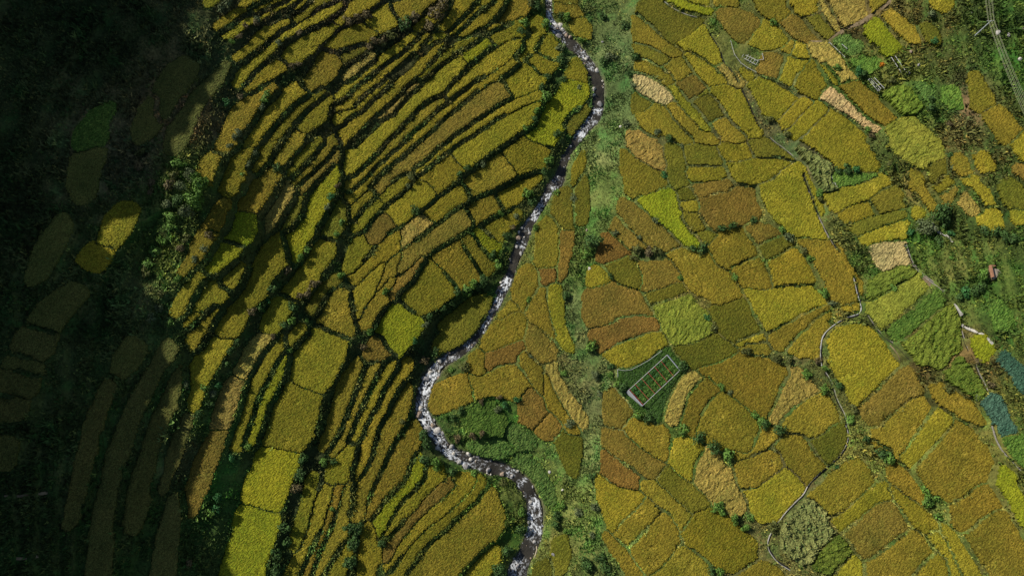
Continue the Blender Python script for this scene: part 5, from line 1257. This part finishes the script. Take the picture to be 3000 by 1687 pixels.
def plant(px, py, kind, r_px, tree=False, h=1.0):
    p = ground(px, py)
    d = np.linalg.norm(CAM - p); r = r_px * d / F
    me, ms = shrub_proto(kind, (int(px) * 7 + int(py)) % 6, tree)
    nm = 'tree' if tree else 'shrub'
    root = empty(nm, p, None, nm, 'trees on the hillside' if tree else 'shrubs on the banks and verges', RNG.uniform(0, 6.28))
    q_ = RNG.uniform(0.72, 1.2); root.scale = (r * q_, r / q_ ** 0.6, r * h * RNG.uniform(0.7, 1.15))
    a = link('crown' if tree else 'foliage', me, None, root); b = link('trunk' if tree else 'stem', ms, None, root)
    sz = 'leafy' if r < 1.2 else 'large'
    shrub_items.append((root, f'{sz} {kind} {nm}', px, py))
def plants(sc, ox, oy, txt):
    K = {'b': 'bright green', 'd': 'dark green', 'g': 'grey green', 'o': 'olive', 'n': 'brown tipped', 'e': 'emerald', 'f': 'orange flowering'}
    for s in txt.split():
        k, x, y, r = s.split(',')
        plant(float(x) / sc + ox, float(y) / sc + oy, K[k[0].lower()], float(r) / sc, k[0].isupper(), 1.0 if len(k) < 2 else float(k[1:]))
plants(3.433, 500, 0, 'g,590,40,60 g,520,110,45 g,880,220,40 n,760,280,40 n,700,380,38 b,620,430,35 n,860,240,38 n,1230,680,40 n,1290,660,36 n,1800,240,60 n,1900,200,60 n,1980,170,50 n,2060,430,60 o,2130,460,50 n,2000,480,45 b,940,1020,45 g,920,1090,40 b,980,960,40 e,570,1040,40 n,700,980,40 g,1100,440,38 n,1300,340,40 d,2420,200,50 n,2360,260,46 g,690,1330,38 g,650,1390,38')
plants(3.22, 1000, 0, 'd,1830,60,70 o,1790,40,45 b,1930,240,55 g,2060,470,50 d,2070,580,60 b,1730,230,50 d,1700,300,45 b,1930,930,70 d,1890,840,45 b,1840,1060,40 d,1820,1130,36 d,1950,740,40 n,900,160,75 n,960,80,60 n,830,260,60 n,700,180,60 d,610,250,70 o,480,360,50 n,400,400,48 b,2130,190,50 d,2070,160,40 b,2260,400,45 b,1730,1210,36 d,2040,1270,45 g,2240,830,30 d,2100,760,40')
plants(3.22, 1750, 0, 'd,40,170,45 d,250,260,50 g,120,560,60 d,350,560,50 d,60,600,60 g,340,820,45 b,1660,230,40 b,1080,220,45 g,560,1260,40 d,680,1320,45 g,260,1180,45 d,300,710,36 o,1620,1140,45 o,1780,1280,45 b,2260,650,40')
plants(3.22, 2200, 0, 'f,1230,620,26 e,1000,700,50 d,1050,720,40 d,1690,940,40 b,1090,1230,35 n,1140,1290,30 d,1680,1040,50 e,1720,400,30 o,1310,780,40 g,1690,160,40 n,1860,1180,30')
plants(3.22, 400, 380, 'B1.3,640,560,95 G1.3,540,450,62 G1.3,450,565,58 D1.3,420,690,66 B1.3,560,690,90 B1.3,620,690,80 G1.3,500,800,70 B1.3,590,480,60 b,390,320,55 b,440,340,45 o,370,450,50 n,320,540,50 o,60,220,50 n,40,360,50 n,160,510,40 n,140,600,36 g,310,720,50 b,330,830,60 b,330,930,60 b,250,1060,60 b,190,1150,55 b,120,1270,60 o,100,1350,50 o,480,1030,45 n,430,1130,45 g,560,1230,40 b,400,1410,45 g,650,1130,40 n,700,1010,45 e,1840,640,45 b,1930,1380,45 n,1430,1330,50 d,1490,1290,45 b,1610,1130,45 g,1800,740,40 b,1560,1210,45 d,1340,380,50 g,1120,230,30 g,1060,330,28 b,1000,430,28 n,1900,540,36 b,1940,880,36 b,1890,990,36 g,880,160,34 g,980,60,34')
plants(3.22, 1000, 420, 'b,1960,170,60 d,1910,270,40 b,1760,490,60 d,1800,560,50 d,700,640,55 o,660,330,50 g,630,410,30 d,1200,240,40 g,1330,200,40 d,1120,290,40 b,1500,660,36 g,1650,700,36 b,1480,1160,55 d,1430,1060,50 D1.4,2360,960,95 b,2320,1050,60 b,1830,800,40 b,2020,470,40 g,2190,520,45 b,420,1400,45 d,1180,1390,60 b,1250,1340,55 d,1340,1290,55 d,1560,880,45 n,1620,800,36')
plants(3.22, 1700, 400, 'e,790,370,45 g,960,100,26 g,700,790,40 g,560,960,32 b,1900,880,50 g,1950,950,55 d,1150,1070,60 d,1050,1060,45 d,1420,850,45 d,1320,870,45 d,1620,800,45 o,530,1080,60 n,640,1100,60 o,720,1080,50 b,2240,540,50 o,2100,1080,45 b,2160,1160,45 d,290,1330,40 g,320,920,34 o,500,1150,45 b,1450,1330,45 b,940,1340,36')
plants(3.22, 2200, 400, 'D1.2,1720,760,100 G1.2,1600,890,85 e,1880,920,40 e,1500,910,40 d,1800,780,70 d,1760,1000,50 d,900,320,55 d,820,330,45 e,980,320,40 o,1300,260,36 d,2200,880,55 d,2290,910,50 d,2380,940,50 d,2460,970,50 b,650,540,36 o,650,600,40 g,1900,300,45 d,1870,180,40 b,2170,1320,60 d,2120,1440,50 b,1340,1440,40')
plants(3.22, 400, 800, 'd,1490,340,70 b,1480,450,50 e,1240,260,36 g,220,340,45 g,150,430,45 b,330,480,45 d,320,440,40 g,480,1050,40 b,1610,450,30 o,240,200,40 d,960,650,45 d,900,740,45 d,870,860,45 e,780,1060,40 g,730,1140,40 b,650,1080,36 d,1280,160,50 d,1180,340,45 n,1100,360,45 n,1690,110,50 n,1620,200,50 n,1560,220,40 n,1290,600,36 d,1400,500,45 b,1450,730,36 d,680,1230,50 d,600,1330,50 b,2200,560,40 d,2260,500,36 n,2150,700,36')
plants(3.22, 1000, 820, 'e,280,490,34 e,700,580,36 g,800,420,40 b,1190,100,60 d,1100,120,50 d,1310,60,50 o,1160,820,60 b,1040,850,45 o,1000,900,40 n,780,760,50 d,880,680,50 d,830,350,45 d,960,280,45 d,1040,210,45 e,1650,1130,40 e,1540,1180,45 g,1480,1220,40 n,1320,1150,36 d,1130,1240,45 d,1060,1310,45 b,990,1290,36 n,1500,1110,34 b,2360,620,60 g,2400,900,50 b,2100,880,40 b,2540,900,50 d,2120,150,45 b,1770,190,40 g,1790,720,26 o,580,1340,36 g,2160,1350,50 g,2440,1080,36')
plants(3.22, 1700, 800, 'd1.4,955,885,62 d,390,1090,55 b,350,1040,40 b,540,1340,60 d,640,1380,55 b,1330,1080,40 g,1410,1130,30 b,1640,1340,50 b,1700,1400,55 b,1750,1420,45 b,2120,960,55 e,1200,420,40 d,290,880,50 b,100,700,45 o,1560,740,50 o,1830,800,50 o,1960,820,45 n,2240,830,40 d,2430,1060,45 b,2290,1100,50 b,2550,1380,45 b,2300,900,40 b,2290,190,50 o,1260,520,50')
plants(3.22, 2200, 800, 'b,690,170,45 g,760,290,40 e,2010,190,60 d,2100,180,50 d,2160,140,50 d,1960,230,45 n,2140,830,40 n,2250,1060,36 o,1850,1090,50 g,2130,1170,40 o,960,1280,50 b,920,1370,45')
plants(1.82, 1000, 1237, 'b,510,215,40 d,440,200,36 d,590,260,32 b,710,270,26 d,460,120,36 d,440,60,32 n,620,90,26 n,700,70,26 n,750,60,24 d,960,570,30 b,960,480,26 o,860,320,24 d,880,680,36 d,850,780,40 b,1180,440,24 d,1150,500,30 d,1140,540,30 d,60,560,36 d,60,650,36 d,50,740,36 d,220,640,26 d,1300,750,36 d,1380,720,32 b,1200,580,24 g,1260,480,26 g,1340,600,22')
plants(1.82, 1700, 1237, 'b,545,45,34 d,630,85,36 d,705,130,40 b,780,175,40 b,725,450,34 b,820,510,30 b,880,560,26 b,905,510,26 d,980,10,26 d,1060,38,32 b,750,475,26 d,60,290,26 d,700,790,30 b,740,800,26 d,40,760,36 d,130,770,36 g,80,450,26 o,1020,560,32')
plants(1.82, 2200, 1237, 'b1.2,910,340,34 b1.2,955,395,42 b,985,500,26 b,940,430,30 d,690,165,36 b,730,195,32 e,455,235,14 o,140,545,32 d,610,85,22')
plants(1.82, 400, 1237, 'n,860,350,30 d,890,200,34 d,870,280,34 d,760,700,36 d,740,780,36 d,790,560,34 d,800,640,32 d,1190,560,32 d,1170,640,36 d,1150,740,36 b,1045,460,16 b,600,130,22 e,510,190,22 e,430,460,30 b,400,470,28 e,440,400,26 n,285,750,24 d,1050,210,22 b,1000,210,26')
describe(shrub_items)

# ---------------------------------------------------------------- stones in the stream
def rock_mesh(seed, flat):
    bm = bmesh.new(); bmesh.ops.create_icosphere(bm, subdivisions=2, radius=1.0)
    g = random.Random(seed); o3 = Vector((g.uniform(0, 50), g.uniform(0, 50), g.uniform(0, 50)))
    sx, sy = g.uniform(0.75, 1.25), g.uniform(0.7, 1.1)
    for v in bm.verts:
        d = 1 + 0.35 * mnoise.noise(v.co * 1.1 + o3) + 0.14 * mnoise.noise(v.co * 2.9 + o3)
        v.co = Vector((v.co.x * d * sx, v.co.y * d * sy, v.co.z * d * flat))
    me = bpy.data.meshes.new('boulder'); bm.to_mesh(me); bm.free()
    tone = g.choice([(0.42, 0.40, 0.37), (0.33, 0.32, 0.30), (0.30, 0.23, 0.17), (0.52, 0.49, 0.43), (0.26, 0.25, 0.25)])
    a = me.color_attributes.new('Col', 'FLOAT_COLOR', 'POINT')
    for i, v in enumerate(me.vertices):
        k = 1 + 0.25 * mnoise.noise(v.co * 2 + o3)
        a.data[i].color = (tone[0] * k, tone[1] * k, tone[2] * k, 1)
    me.materials.append(M_ROCK); return me
ROCKS = [rock_mesh(s, 0.62 + 0.1 * (s % 3)) for s in range(10)]
def boulder(x, y, z, r, label, group, k):
    o = bpy.data.objects.new('boulder', ROCKS[k % 10]); COL.objects.link(o)
    o.location = (x, y, z); o.scale = (r, r, r); o.rotation_euler = (RNG.uniform(-.3, .3), RNG.uniform(-.3, .3), RNG.uniform(0, 6.28))
    return tag(o, label, 'boulder', group)
k = 0
tries = 0
st_items = []
TONE = {}
for i_, m_ in enumerate(ROCKS):
    c_ = m_.color_attributes['Col'].data[0].color
    TONE[i_] = 'brown' if c_[0] > 1.2 * c_[2] and c_[0] < 0.36 else ('pale' if c_[0] > 0.37 else 'grey')
zone = np.array([1.0 if (60 < s < 0) else 1.0 for s in RS])
while k < 190 and tries < 5000:
    tries += 1
    i = int(RNG.integers(5, len(RS) - 5)); a = RNG.choice([-1, 1]) * RNG.uniform(0.2, 1.18)
    if RNG.uniform() < 0.65: a = math.copysign(RNG.uniform(0.75, 1.2), a)
    x = RX[i] - ty[i] * RW[i] * a; y = RY[i] + tx[i] * RW[i] * a
    uu, vv = project(np.array([x, y, RZ[i]]))
    if not (-40 < vv < 1730): continue
    dens = 0.45 + 0.75 * (vv < 350) + 0.6 * (1020 < vv < 1420)
    if RNG.uniform() > dens: continue
    r = min(1.1, 0.17 * RNG.lognormal(0.30, 0.70)) * (1.15 if abs(a) > .7 else 0.9)
    o = boulder(x, y, RZ[i] - 0.08 + 0.1 * (abs(a) > .9), r, None, 'boulders in the stream', k)
    st_items.append((o, f"{'small' if r < 0.25 else ('mid-sized' if r < 0.5 else 'big')} {TONE[k % 10]} boulder {'by the right bank' if a < -.7 else ('by the left bank' if a > .7 else 'in midstream')}", float(uu), float(vv))); k += 1
describe(st_items, False)
big = [(1643, 75, 15), (1647, 88, 12), (1660, 108, 12), (1612, 72, 8), (1717, 178, 11), (1757, 309, 13), (1573, 620, 10), (1518, 700, 14), (1526, 745, 10), (1247, 1110, 16), (1262, 1092, 11),
       (1234, 1197, 15), (1228, 1215, 17), (1283, 1261, 17), (1330, 1329, 11), (1363, 1370, 17), (1431, 1376, 14), (1472, 1388, 12), (1555, 1555, 9), (1516, 1655, 9), (1380, 1345, 10), (1290, 1058, 12)]
big_items = []
for (u, v, r) in big:
    p = ground(u, v); j = int(np.argmin(np.hypot(RX - p[0], RY - p[1])))
    o = boulder(p[0], p[1], RZ[j] - 0.05, r * 0.066, None, 'large boulders in the stream', k); k += 1
    big_items.append((o, 'large boulder in the water', u, v))
describe(big_items)
hs = []
for (x, y, r, nm) in ((2560, 270, 26, 'pale'), (2330, 310, 22, 'pale'), (2535, 560, 22, 'pale'), (2080, 125, 12, 'pale'), (1585, 615, 18, 'pinkish'), (1510, 490, 16, 'grey'), (2430, 330, 18, 'pale'), (2540, 230, 18, 'pale')):
    p = ground(2200 + x / 3.22, y / 3.22)
    o = boulder(p[0], p[1], p[2] + 0.05, r * 0.03, None, 'rocks lying on the upper right hillside', k); k += 1
    hs.append((o, f'{nm} rock lying on the hillside', 2200 + x / 3.22, y / 3.22))
for (u, v, r) in ((1818, 372, .5), (1727, 788, .7), (1719, 675, .4), (1610, 1382, .5), (1648, 1435, .5), (1620, 1623, .6), (1765, 124, .5)):
    p = ground(u, v); o = boulder(p[0], p[1], p[2] + 0.1, r, None, 'pale rocks in the scrub belt', k); k += 1
    hs.append((o, 'pale rock lying in the scrub', u, v))
describe(hs)
for i_, s in enumerate(('75,255 120,210 65,130',)):
    pass

# ---------------------------------------------------------------- the seedbed frame beside the corn and its vegetable plot
def hat(u, v, dz):
    """pixel -> point dz above the terrain"""
    p = ground(u, v)
    for _ in range(4):
        z = float(zt(p[0], p[1])) + dz
        r = ray(u, v); p = CAM + r * ((CAM[2] - z) / -r[2])
    return p
def K_(x, y): return 1700 + x / 3.22, 800 + y / 3.22
H_ = 1.5
cA = hat(*K_(820, 770), H_); cB = hat(*K_(453, 1105), H_); cC = hat(*K_(585, 1250), H_); cD = hat(*K_(942, 915), H_)
zt_ = float(np.mean([cA[2], cB[2], cC[2], cD[2]]))
for c_ in (cA, cB, cC, cD): c_[2] = zt_
ctr = (cA + cB + cC + cD) / 4
fr = empty('seedbed_frame', (ctr[0], ctr[1], float(zt(ctr[0], ctr[1]))), 'large white metal seedbed frame with red cross rods over planted rows', 'frame')
inv = np.array(fr.location)
def part_bar(name, segs, w, h, mat, root, inv):
    mb = MB()
    for a, b in segs: mb.bar(np.asarray(a) - inv, np.asarray(b) - inv, w, h)
    return mb.build(name, mat, root)
for a, b in ((cA, cB), (cC, cD)): part_bar('side_rail', [(a, b)], 0.13, 0.10, M_WHITE, fr, inv)
for a, b in ((cB, cC), (cD, cA)): part_bar('end_rail', [(a, b)], 0.14, 0.12, M_GREY, fr, inv)
for f in (0.0, 1 / 6, 2 / 6, 3 / 6, 4 / 6, 5 / 6):
    a = cB + (cA - cB) * f; b = cC + (cD - cC) * f
    off = np.array([0, 0, 0.14])
    if f == 0: a = a + (cA - cB) * 0.02; b = b + (cD - cC) * 0.02
    part_bar('cross_rod', [(a + off, b + off)], 0.085, 0.07, M_RED, fr, inv)
for f in np.linspace(0, 1, 5):
    for (p, q) in ((cB, cA), (cC, cD)):
        s = p + (q - p) * f; g_ = float(zt(s[0], s[1])) - 0.3
        part_bar('post', [((s[0], s[1], g_), (s[0], s[1], s[2] - 0.07))], 0.10, 0.10, M_GREY, fr, inv)
for a, b in ((cB, cC), (cA, cD)):
    d = (b - a); L_ = np.linalg.norm(d); d /= L_; nn = np.array([-d[1], d[0], 0])
    out = nn if np.dot(nn, (a + b) / 2 - ctr) > 0 else -nn
    g0 = float(zt(a[0], a[1])); g1 = float(zt(b[0], b[1]))
    lo0 = a + out * 0.75 + np.array([0, 0, g0 - a[2] + 0.05]); lo1 = b + out * 0.12 + np.array([0, 0, g1 - b[2] + 0.05])
    mb = MB(); th = out * 0.05
    o1 = out * 0.10
    V = [a + o1, b + o1, lo1, lo0, a + o1 + th, b + o1 + th, lo1 + th, lo0 + th]
    mb.add(np.array(V) - inv - np.array([0, 0, 0.08]), [[0, 1, 2, 3], [7, 6, 5, 4], [0, 4, 5, 1], [1, 5, 6, 2], [2, 6, 7, 3], [3, 7, 4, 0]])
    mb.build('end_sheet', M_CLOTH, fr)
def leafy(name, pts2, hgt, kind, label, cat, group=None, seed=3, n=700, leaf=0.16):
    """a bed or row of leafy plants inside an outline"""
    P = np.asarray(pts2); g = np.random.default_rng(seed); lo, hi = P.min(0), P.max(0)
    x = g.uniform(lo[0], hi[0], n * 3); y = g.uniform(lo[1], hi[1], n * 3); ins = np.zeros(len(x), bool)
    for a, b in zip(P, np.roll(P, -1, 0)):
        c = (a[1] > y) != (b[1] > y); ins ^= c & (x < (b[0] - a[0]) * (y - a[1]) / (b[1] - a[1] + 1e-12) + a[0])
    x, y = x[ins][:n], y[ins][:n]; n = len(x)
    z = zt(x, y) + hgt * g.uniform(0.15, 1.0, n)
    org = np.array([x.mean(), y.mean(), float(zt(x.mean(), y.mean()))])
    a = g.normal(size=(n, 3)) * np.array([1, 1, 0.45]); a /= np.linalg.norm(a, axis=1)[:, None]
    b = np.cross(a, np.array([0, 0, 1.0]) + 0.4 * g.normal(size=(n, 3))); b /= np.linalg.norm(b, axis=1)[:, None]
    s = leaf * g.uniform(0.6, 1.5, n)[:, None]; Pt = np.stack([x, y, z], 1) - org
    V = np.stack([Pt - a * s, Pt - b * s * 0.5, Pt + a * s, Pt + b * s * 0.5], 1).reshape(-1, 3)
    c = np.array(PAL[kind])[None] * np.repeat(g.uniform(0.6, 1.5, n), 4)[:, None]
    o = link(name, mesh_np(name, V, [np.arange(4 * n).reshape(-1, 4)], c), M_LEAF, None, org)
    return tag(o, label, cat, group)
RL = ['outermost toward the corn', 'second from the corn side', 'second from the slope side', 'outermost toward the slope']
for q, f in enumerate((0.14, 0.38, 0.62, 0.86)):
    e = 0.07
    P = []
    for (fl, fw) in ((0.02, f - e), (0.98, f - e), (0.98, f + e), (0.02, f + e)):
        a = cB + (cA - cB) * fl; b = cC + (cD - cC) * fl; P.append((a + (b - a) * fw)[:2])
    leafy('seedling_row', P, 0.85, 'bright green' if q > 1 else 'emerald', ['planted row under the frame, first row from the upper side', 'planted row under the frame, second row from the upper side', 'planted row under the frame, third row from the upper side', 'planted row under the frame, lowest row'][q], 'plant row', 'planted rows under the seedbed frame', 40 + q, 900)
vegP = [hat(*K_(x, y), 0.2)[:2] for x, y in ((370, 920), (480, 905), (620, 840), (765, 740), (815, 755), (445, 1100), (430, 1070), (400, 1000))]
leafy('vegetable_patch', vegP, 0.6, 'dark green', 'dark leafy vegetable patch above the white seedbed frame', 'vegetable patch', None, 60, 1500)
vegQ = [hat(*K_(x, y), 0.2)[:2] for x, y in ((600, 1262), (950, 930), (900, 1010), (850, 1120), (800, 1220), (770, 1330), (720, 1390), (640, 1350))]
leafy('vegetable_patch', vegQ, 0.6, 'dark green', 'dark leafy vegetable patch below the white seedbed frame', 'vegetable patch', None, 61, 1500)

# ---------------------------------------------------------------- light fences and racks of white poles
def pole_fence(name, pts, label, cat, r=0.07, hgt=0.9, posts=True, mat=None, group=None):
    P = [hat(u, v, hgt) for u, v in pts]; o0 = P[0].copy(); o0[2] = float(zt(o0[0], o0[1]))
    root = empty(name, o0, label, cat, group)
    for a, b in zip(P[:-1], P[1:]):
        mb = MB(); mb.tube([a - o0, (a + b) / 2 - o0 + np.array([0, 0, -0.03]), b - o0], r, 6); mb.build('rail', mat or M_WHITE, root)
    if posts:
        for a in P:
            mb = MB(); mb.tube([np.array([a[0], a[1], float(zt(a[0], a[1])) - 0.3]) - o0, a - o0 + np.array([0, 0, 0.05])], r * 1.1, 6); mb.build('post', M_GREY, root)
    return root
pole_fence('pole_fence', [K_(x, y) for x, y in ((355, 975), (352, 908), (420, 918), (480, 910), (560, 870), (640, 825), (710, 775), (770, 730))], 'low white pole fence curving between the yellow plot and the vegetable patch', 'fence', 0.05)
def C_(x, y): return 1750 + x / 3.22, y / 3.22
def D_(x, y): return 2200 + x / 3.22, y / 3.22
pole_fence('pole_fence', [C_(x, y) for x, y in ((1258, 385), (1275, 450), (1295, 515), (1355, 595), (1420, 640), (1500, 682))], 'bent white pole fence on the left edge of the railed kitchen garden', 'fence', 0.05)
pole_fence('pole_fence', [C_(x, y) for x, y in ((1500, 570), (1568, 562), (1558, 505))], 'short bent white pole fence right of the ladder frame', 'fence', 0.07)
def rack(name, lines, label, r=0.075, hgt=0.7, cross=True):
    o0 = ground(*lines[0][0]); root = empty(name, o0, label, 'pole rack')
    ends = []
    for a, b in lines:
        A_ = hat(*a, hgt); B_ = hat(*b, hgt); ends.append((A_, B_))
        mb = MB(); mb.tube([A_ - o0, B_ - o0], r, 6); mb.build('pole', M_WHITE, root)
        for p in (A_, B_):
            mb = MB(); mb.tube([np.array([p[0], p[1], float(zt(p[0], p[1])) - 0.3]) - o0, p - o0], r * 0.9, 6); mb.build('leg', M_GREY, root)
    return root
rack('pole_rack', [(D_(740, 400), D_(888, 540)), (D_(858, 418), D_(908, 462))], 'two white poles framing the round leafy vegetable bed')
rack('pole_rack', [(D_(1325, 542), D_(1442, 720)), (D_(1362, 530), D_(1478, 697)), (D_(1395, 538), D_(1500, 692))], 'rack of three long white poles right of the orange bush')
rack('pole_rack', [(D_(1106, 750), D_(1200, 860)), (D_(1120, 745), D_(1216, 855)), (D_(1135, 742), D_(1228, 838)), (D_(1165, 735), D_(1258, 835))], 'rack of four close white poles below the orange bush')
rack('pole_rack', [((2200 + a / 3.22, 400 + b / 3.22), (2200 + c / 3.22, 400 + d / 3.22)) for a, b, c, d in ((708, 368, 765, 500), (732, 365, 795, 485), (752, 362, 815, 480))], 'small rack of white poles at the dark corn thicket')
lad = [(C_(1400, 560), C_(1425, 517)), (C_(1418, 570), C_(1450, 530)), (C_(1440, 585), C_(1470, 545)), (C_(1465, 600), C_(1490, 560)), (C_(1495, 612), C_(1518, 575)), (C_(1400, 522), C_(1518, 578)), (C_(1385, 552), C_(1495, 612)), (C_(1365, 540), C_(1380, 515))]
rack('ladder_frame', lad, 'white ladder shaped pole frame inside the railed kitchen garden', 0.06, 0.8)
# ---------------------------------------------------------------- white strips, hut floor, power line
def slab_line(name, txt, ox, oy, w, mat, label, cat, thick=0.4):
    p = line(txt, 3.22, ox, oy)
    o = ribbon(name, p, w, 0.35, mat, None, 0.5, thick); return tag(o, label, cat)
slab_line('stone_trough', '1700,810 1780,885 1850,945 1920,1000', 2200, 400, 0.62, M_PALE, 'leaning pale stone trough beside the dark round tree', 'stone trough')
slab_line('stone_wall', '1928,275 1955,320 1985,375 2015,415', 2200, 800, 0.85, M_PALE, 'short thick white stone wall at the corner of the ruffled corn', 'wall')
slab_line('stone_wall', '2055,440 2120,510 2200,590 2310,690', 2200, 800, 0.6, M_PALE, 'long narrow white stone wall ending above the teal cabbage bed', 'wall')
pl = [hat(2200 + x / 3.22, 400 + y / 3.22, 0.2) for x, y in ((2215, 1255), (2330, 1250), (2365, 1285), (2300, 1345), (2240, 1345))]
o0 = np.mean(pl, 0); zz = max(float(zt(p[0], p[1])) for p in pl) + 0.1; o0[2] = zz
hut = empty('hut_ruin', o0, 'bare earth floor of a ruined hut with one low brick wall', 'hut ruin')
V = [np.array([p[0], p[1], zz]) - o0 for p in pl] + [np.array([p[0], p[1], zz - 1.6]) - o0 for p in pl]
link('floor', mesh_np('floor', V, [np.array([[i, (i + 1) % 5, 5 + (i + 1) % 5, 5 + i] for i in range(5)])[:, ::-1]]), M_EARTH, hut)
me = bpy.data.meshes.new('floor_slab'); me.from_pydata([tuple(v + np.array([0, 0, 0.004])) for v in V[:5]], [], [list(range(5))[::-1]]); link('floor_slab', me, mat_plain('packed_earth', (0.30, 0.25, 0.20), 0.95, 0.3, 1.2), hut)
mb = MB(); a = V[0] + np.array([-.1, .5, .35]); b = V[4] + np.array([-.15, 0, .35]); mb.bar(a, b, 0.35, 0.9); mb.build('brick_wall', M_BRICK, hut)
mb = MB(); mb.bar(V[0] + np.array([-.1, .55, .2]), V[0] + (V[1] - V[0]) * 0.6 + np.array([0, .6, .2]), 0.25, 0.5); mb.build('brick_wall', M_BRICK, hut)
pb = ground(2853.7, 107.5)
best = min(np.arange(4, 16, 0.1), key=lambda h: np.hypot(*(np.array(project(pb + np.array([0, 0, h]))) - np.array([2900, 57]))))
HP = float(best)
ple = empty('utility_pole', pb, 'pale concrete utility pole leaning over the weeds at upper right', 'utility pole')
mb = MB(); mb.tube([(0, 0, -0.5), (0, 0, HP * 0.5), (0, 0, HP)], [0.17, 0.14, 0.11], 10); mb.build('pole_shaft', M_GREY, ple)
mb = MB(); mb.bar((-0.9, 0.1, HP - 0.35), (0.9, 0.1, HP - 0.35), 0.10, 0.10); mb.build('crossarm', M_GREY, ple)
IN = [-0.8, -0.62, -0.1, 0.1, 0.62, 0.8]
for x in IN:
    mb = MB(); mb.tube([(x, 0.1, HP - 0.3), (x, 0.1, HP - 0.1), (x, 0.1, HP - 0.02)], [0.05, 0.06, 0.04], 6); mb.build('insulator', M_WHITE, ple)
WD = ['leftmost', 'second from left', 'third from left', 'third from right', 'second from right', 'rightmost']
for q, x in enumerate(IN):
    A_ = pb + np.array([x, 0.1, HP])
    N_ = hat(2882 + q * 5, -90, HP + 1.0); S_ = hat(3040 + q * 6, 420, HP)
    pts = []
    for (P_, Q_) in ((N_, A_), (A_, S_)):
        for f in np.linspace(0, 1, 9)[:-1]:
            p = P_ + (Q_ - P_) * f; p = p - np.array([0, 0, 1.0 * 4 * f * (1 - f)]) * (0.4 if P_ is N_ else 0.8); pts.append(p)
    pts.append(S_); pts = np.array(pts)
    mb = MB(); mb.tube(pts - pb, 0.022, 5); o = mb.build('power_line', M_WIRE, None); o.location = pb
    tag(o, f'thin overhead wire at the utility pole, {WD[q]} of six', 'wire', 'overhead wires')
# small finds
p = hat(1571, 1590, 0.2); q_ = hat(1573, 1610, 0.3); b_ = hat(1566, 1632, 0.2)
mb = MB(); mb.tube([p - p, q_ - p, b_ - p], [0.14, 0.16, 0.13], 7); o = mb.build('driftwood_log', M_WOOD); o.location = p
tag(o, 'pale driftwood log lying along the right bank of the lower rapids', 'log')
print('objects', len(bpy.data.objects), 'tris', sum(len(o.data.loops) - 2 * len(o.data.polygons) for o in bpy.data.objects if o.type == 'MESH'))
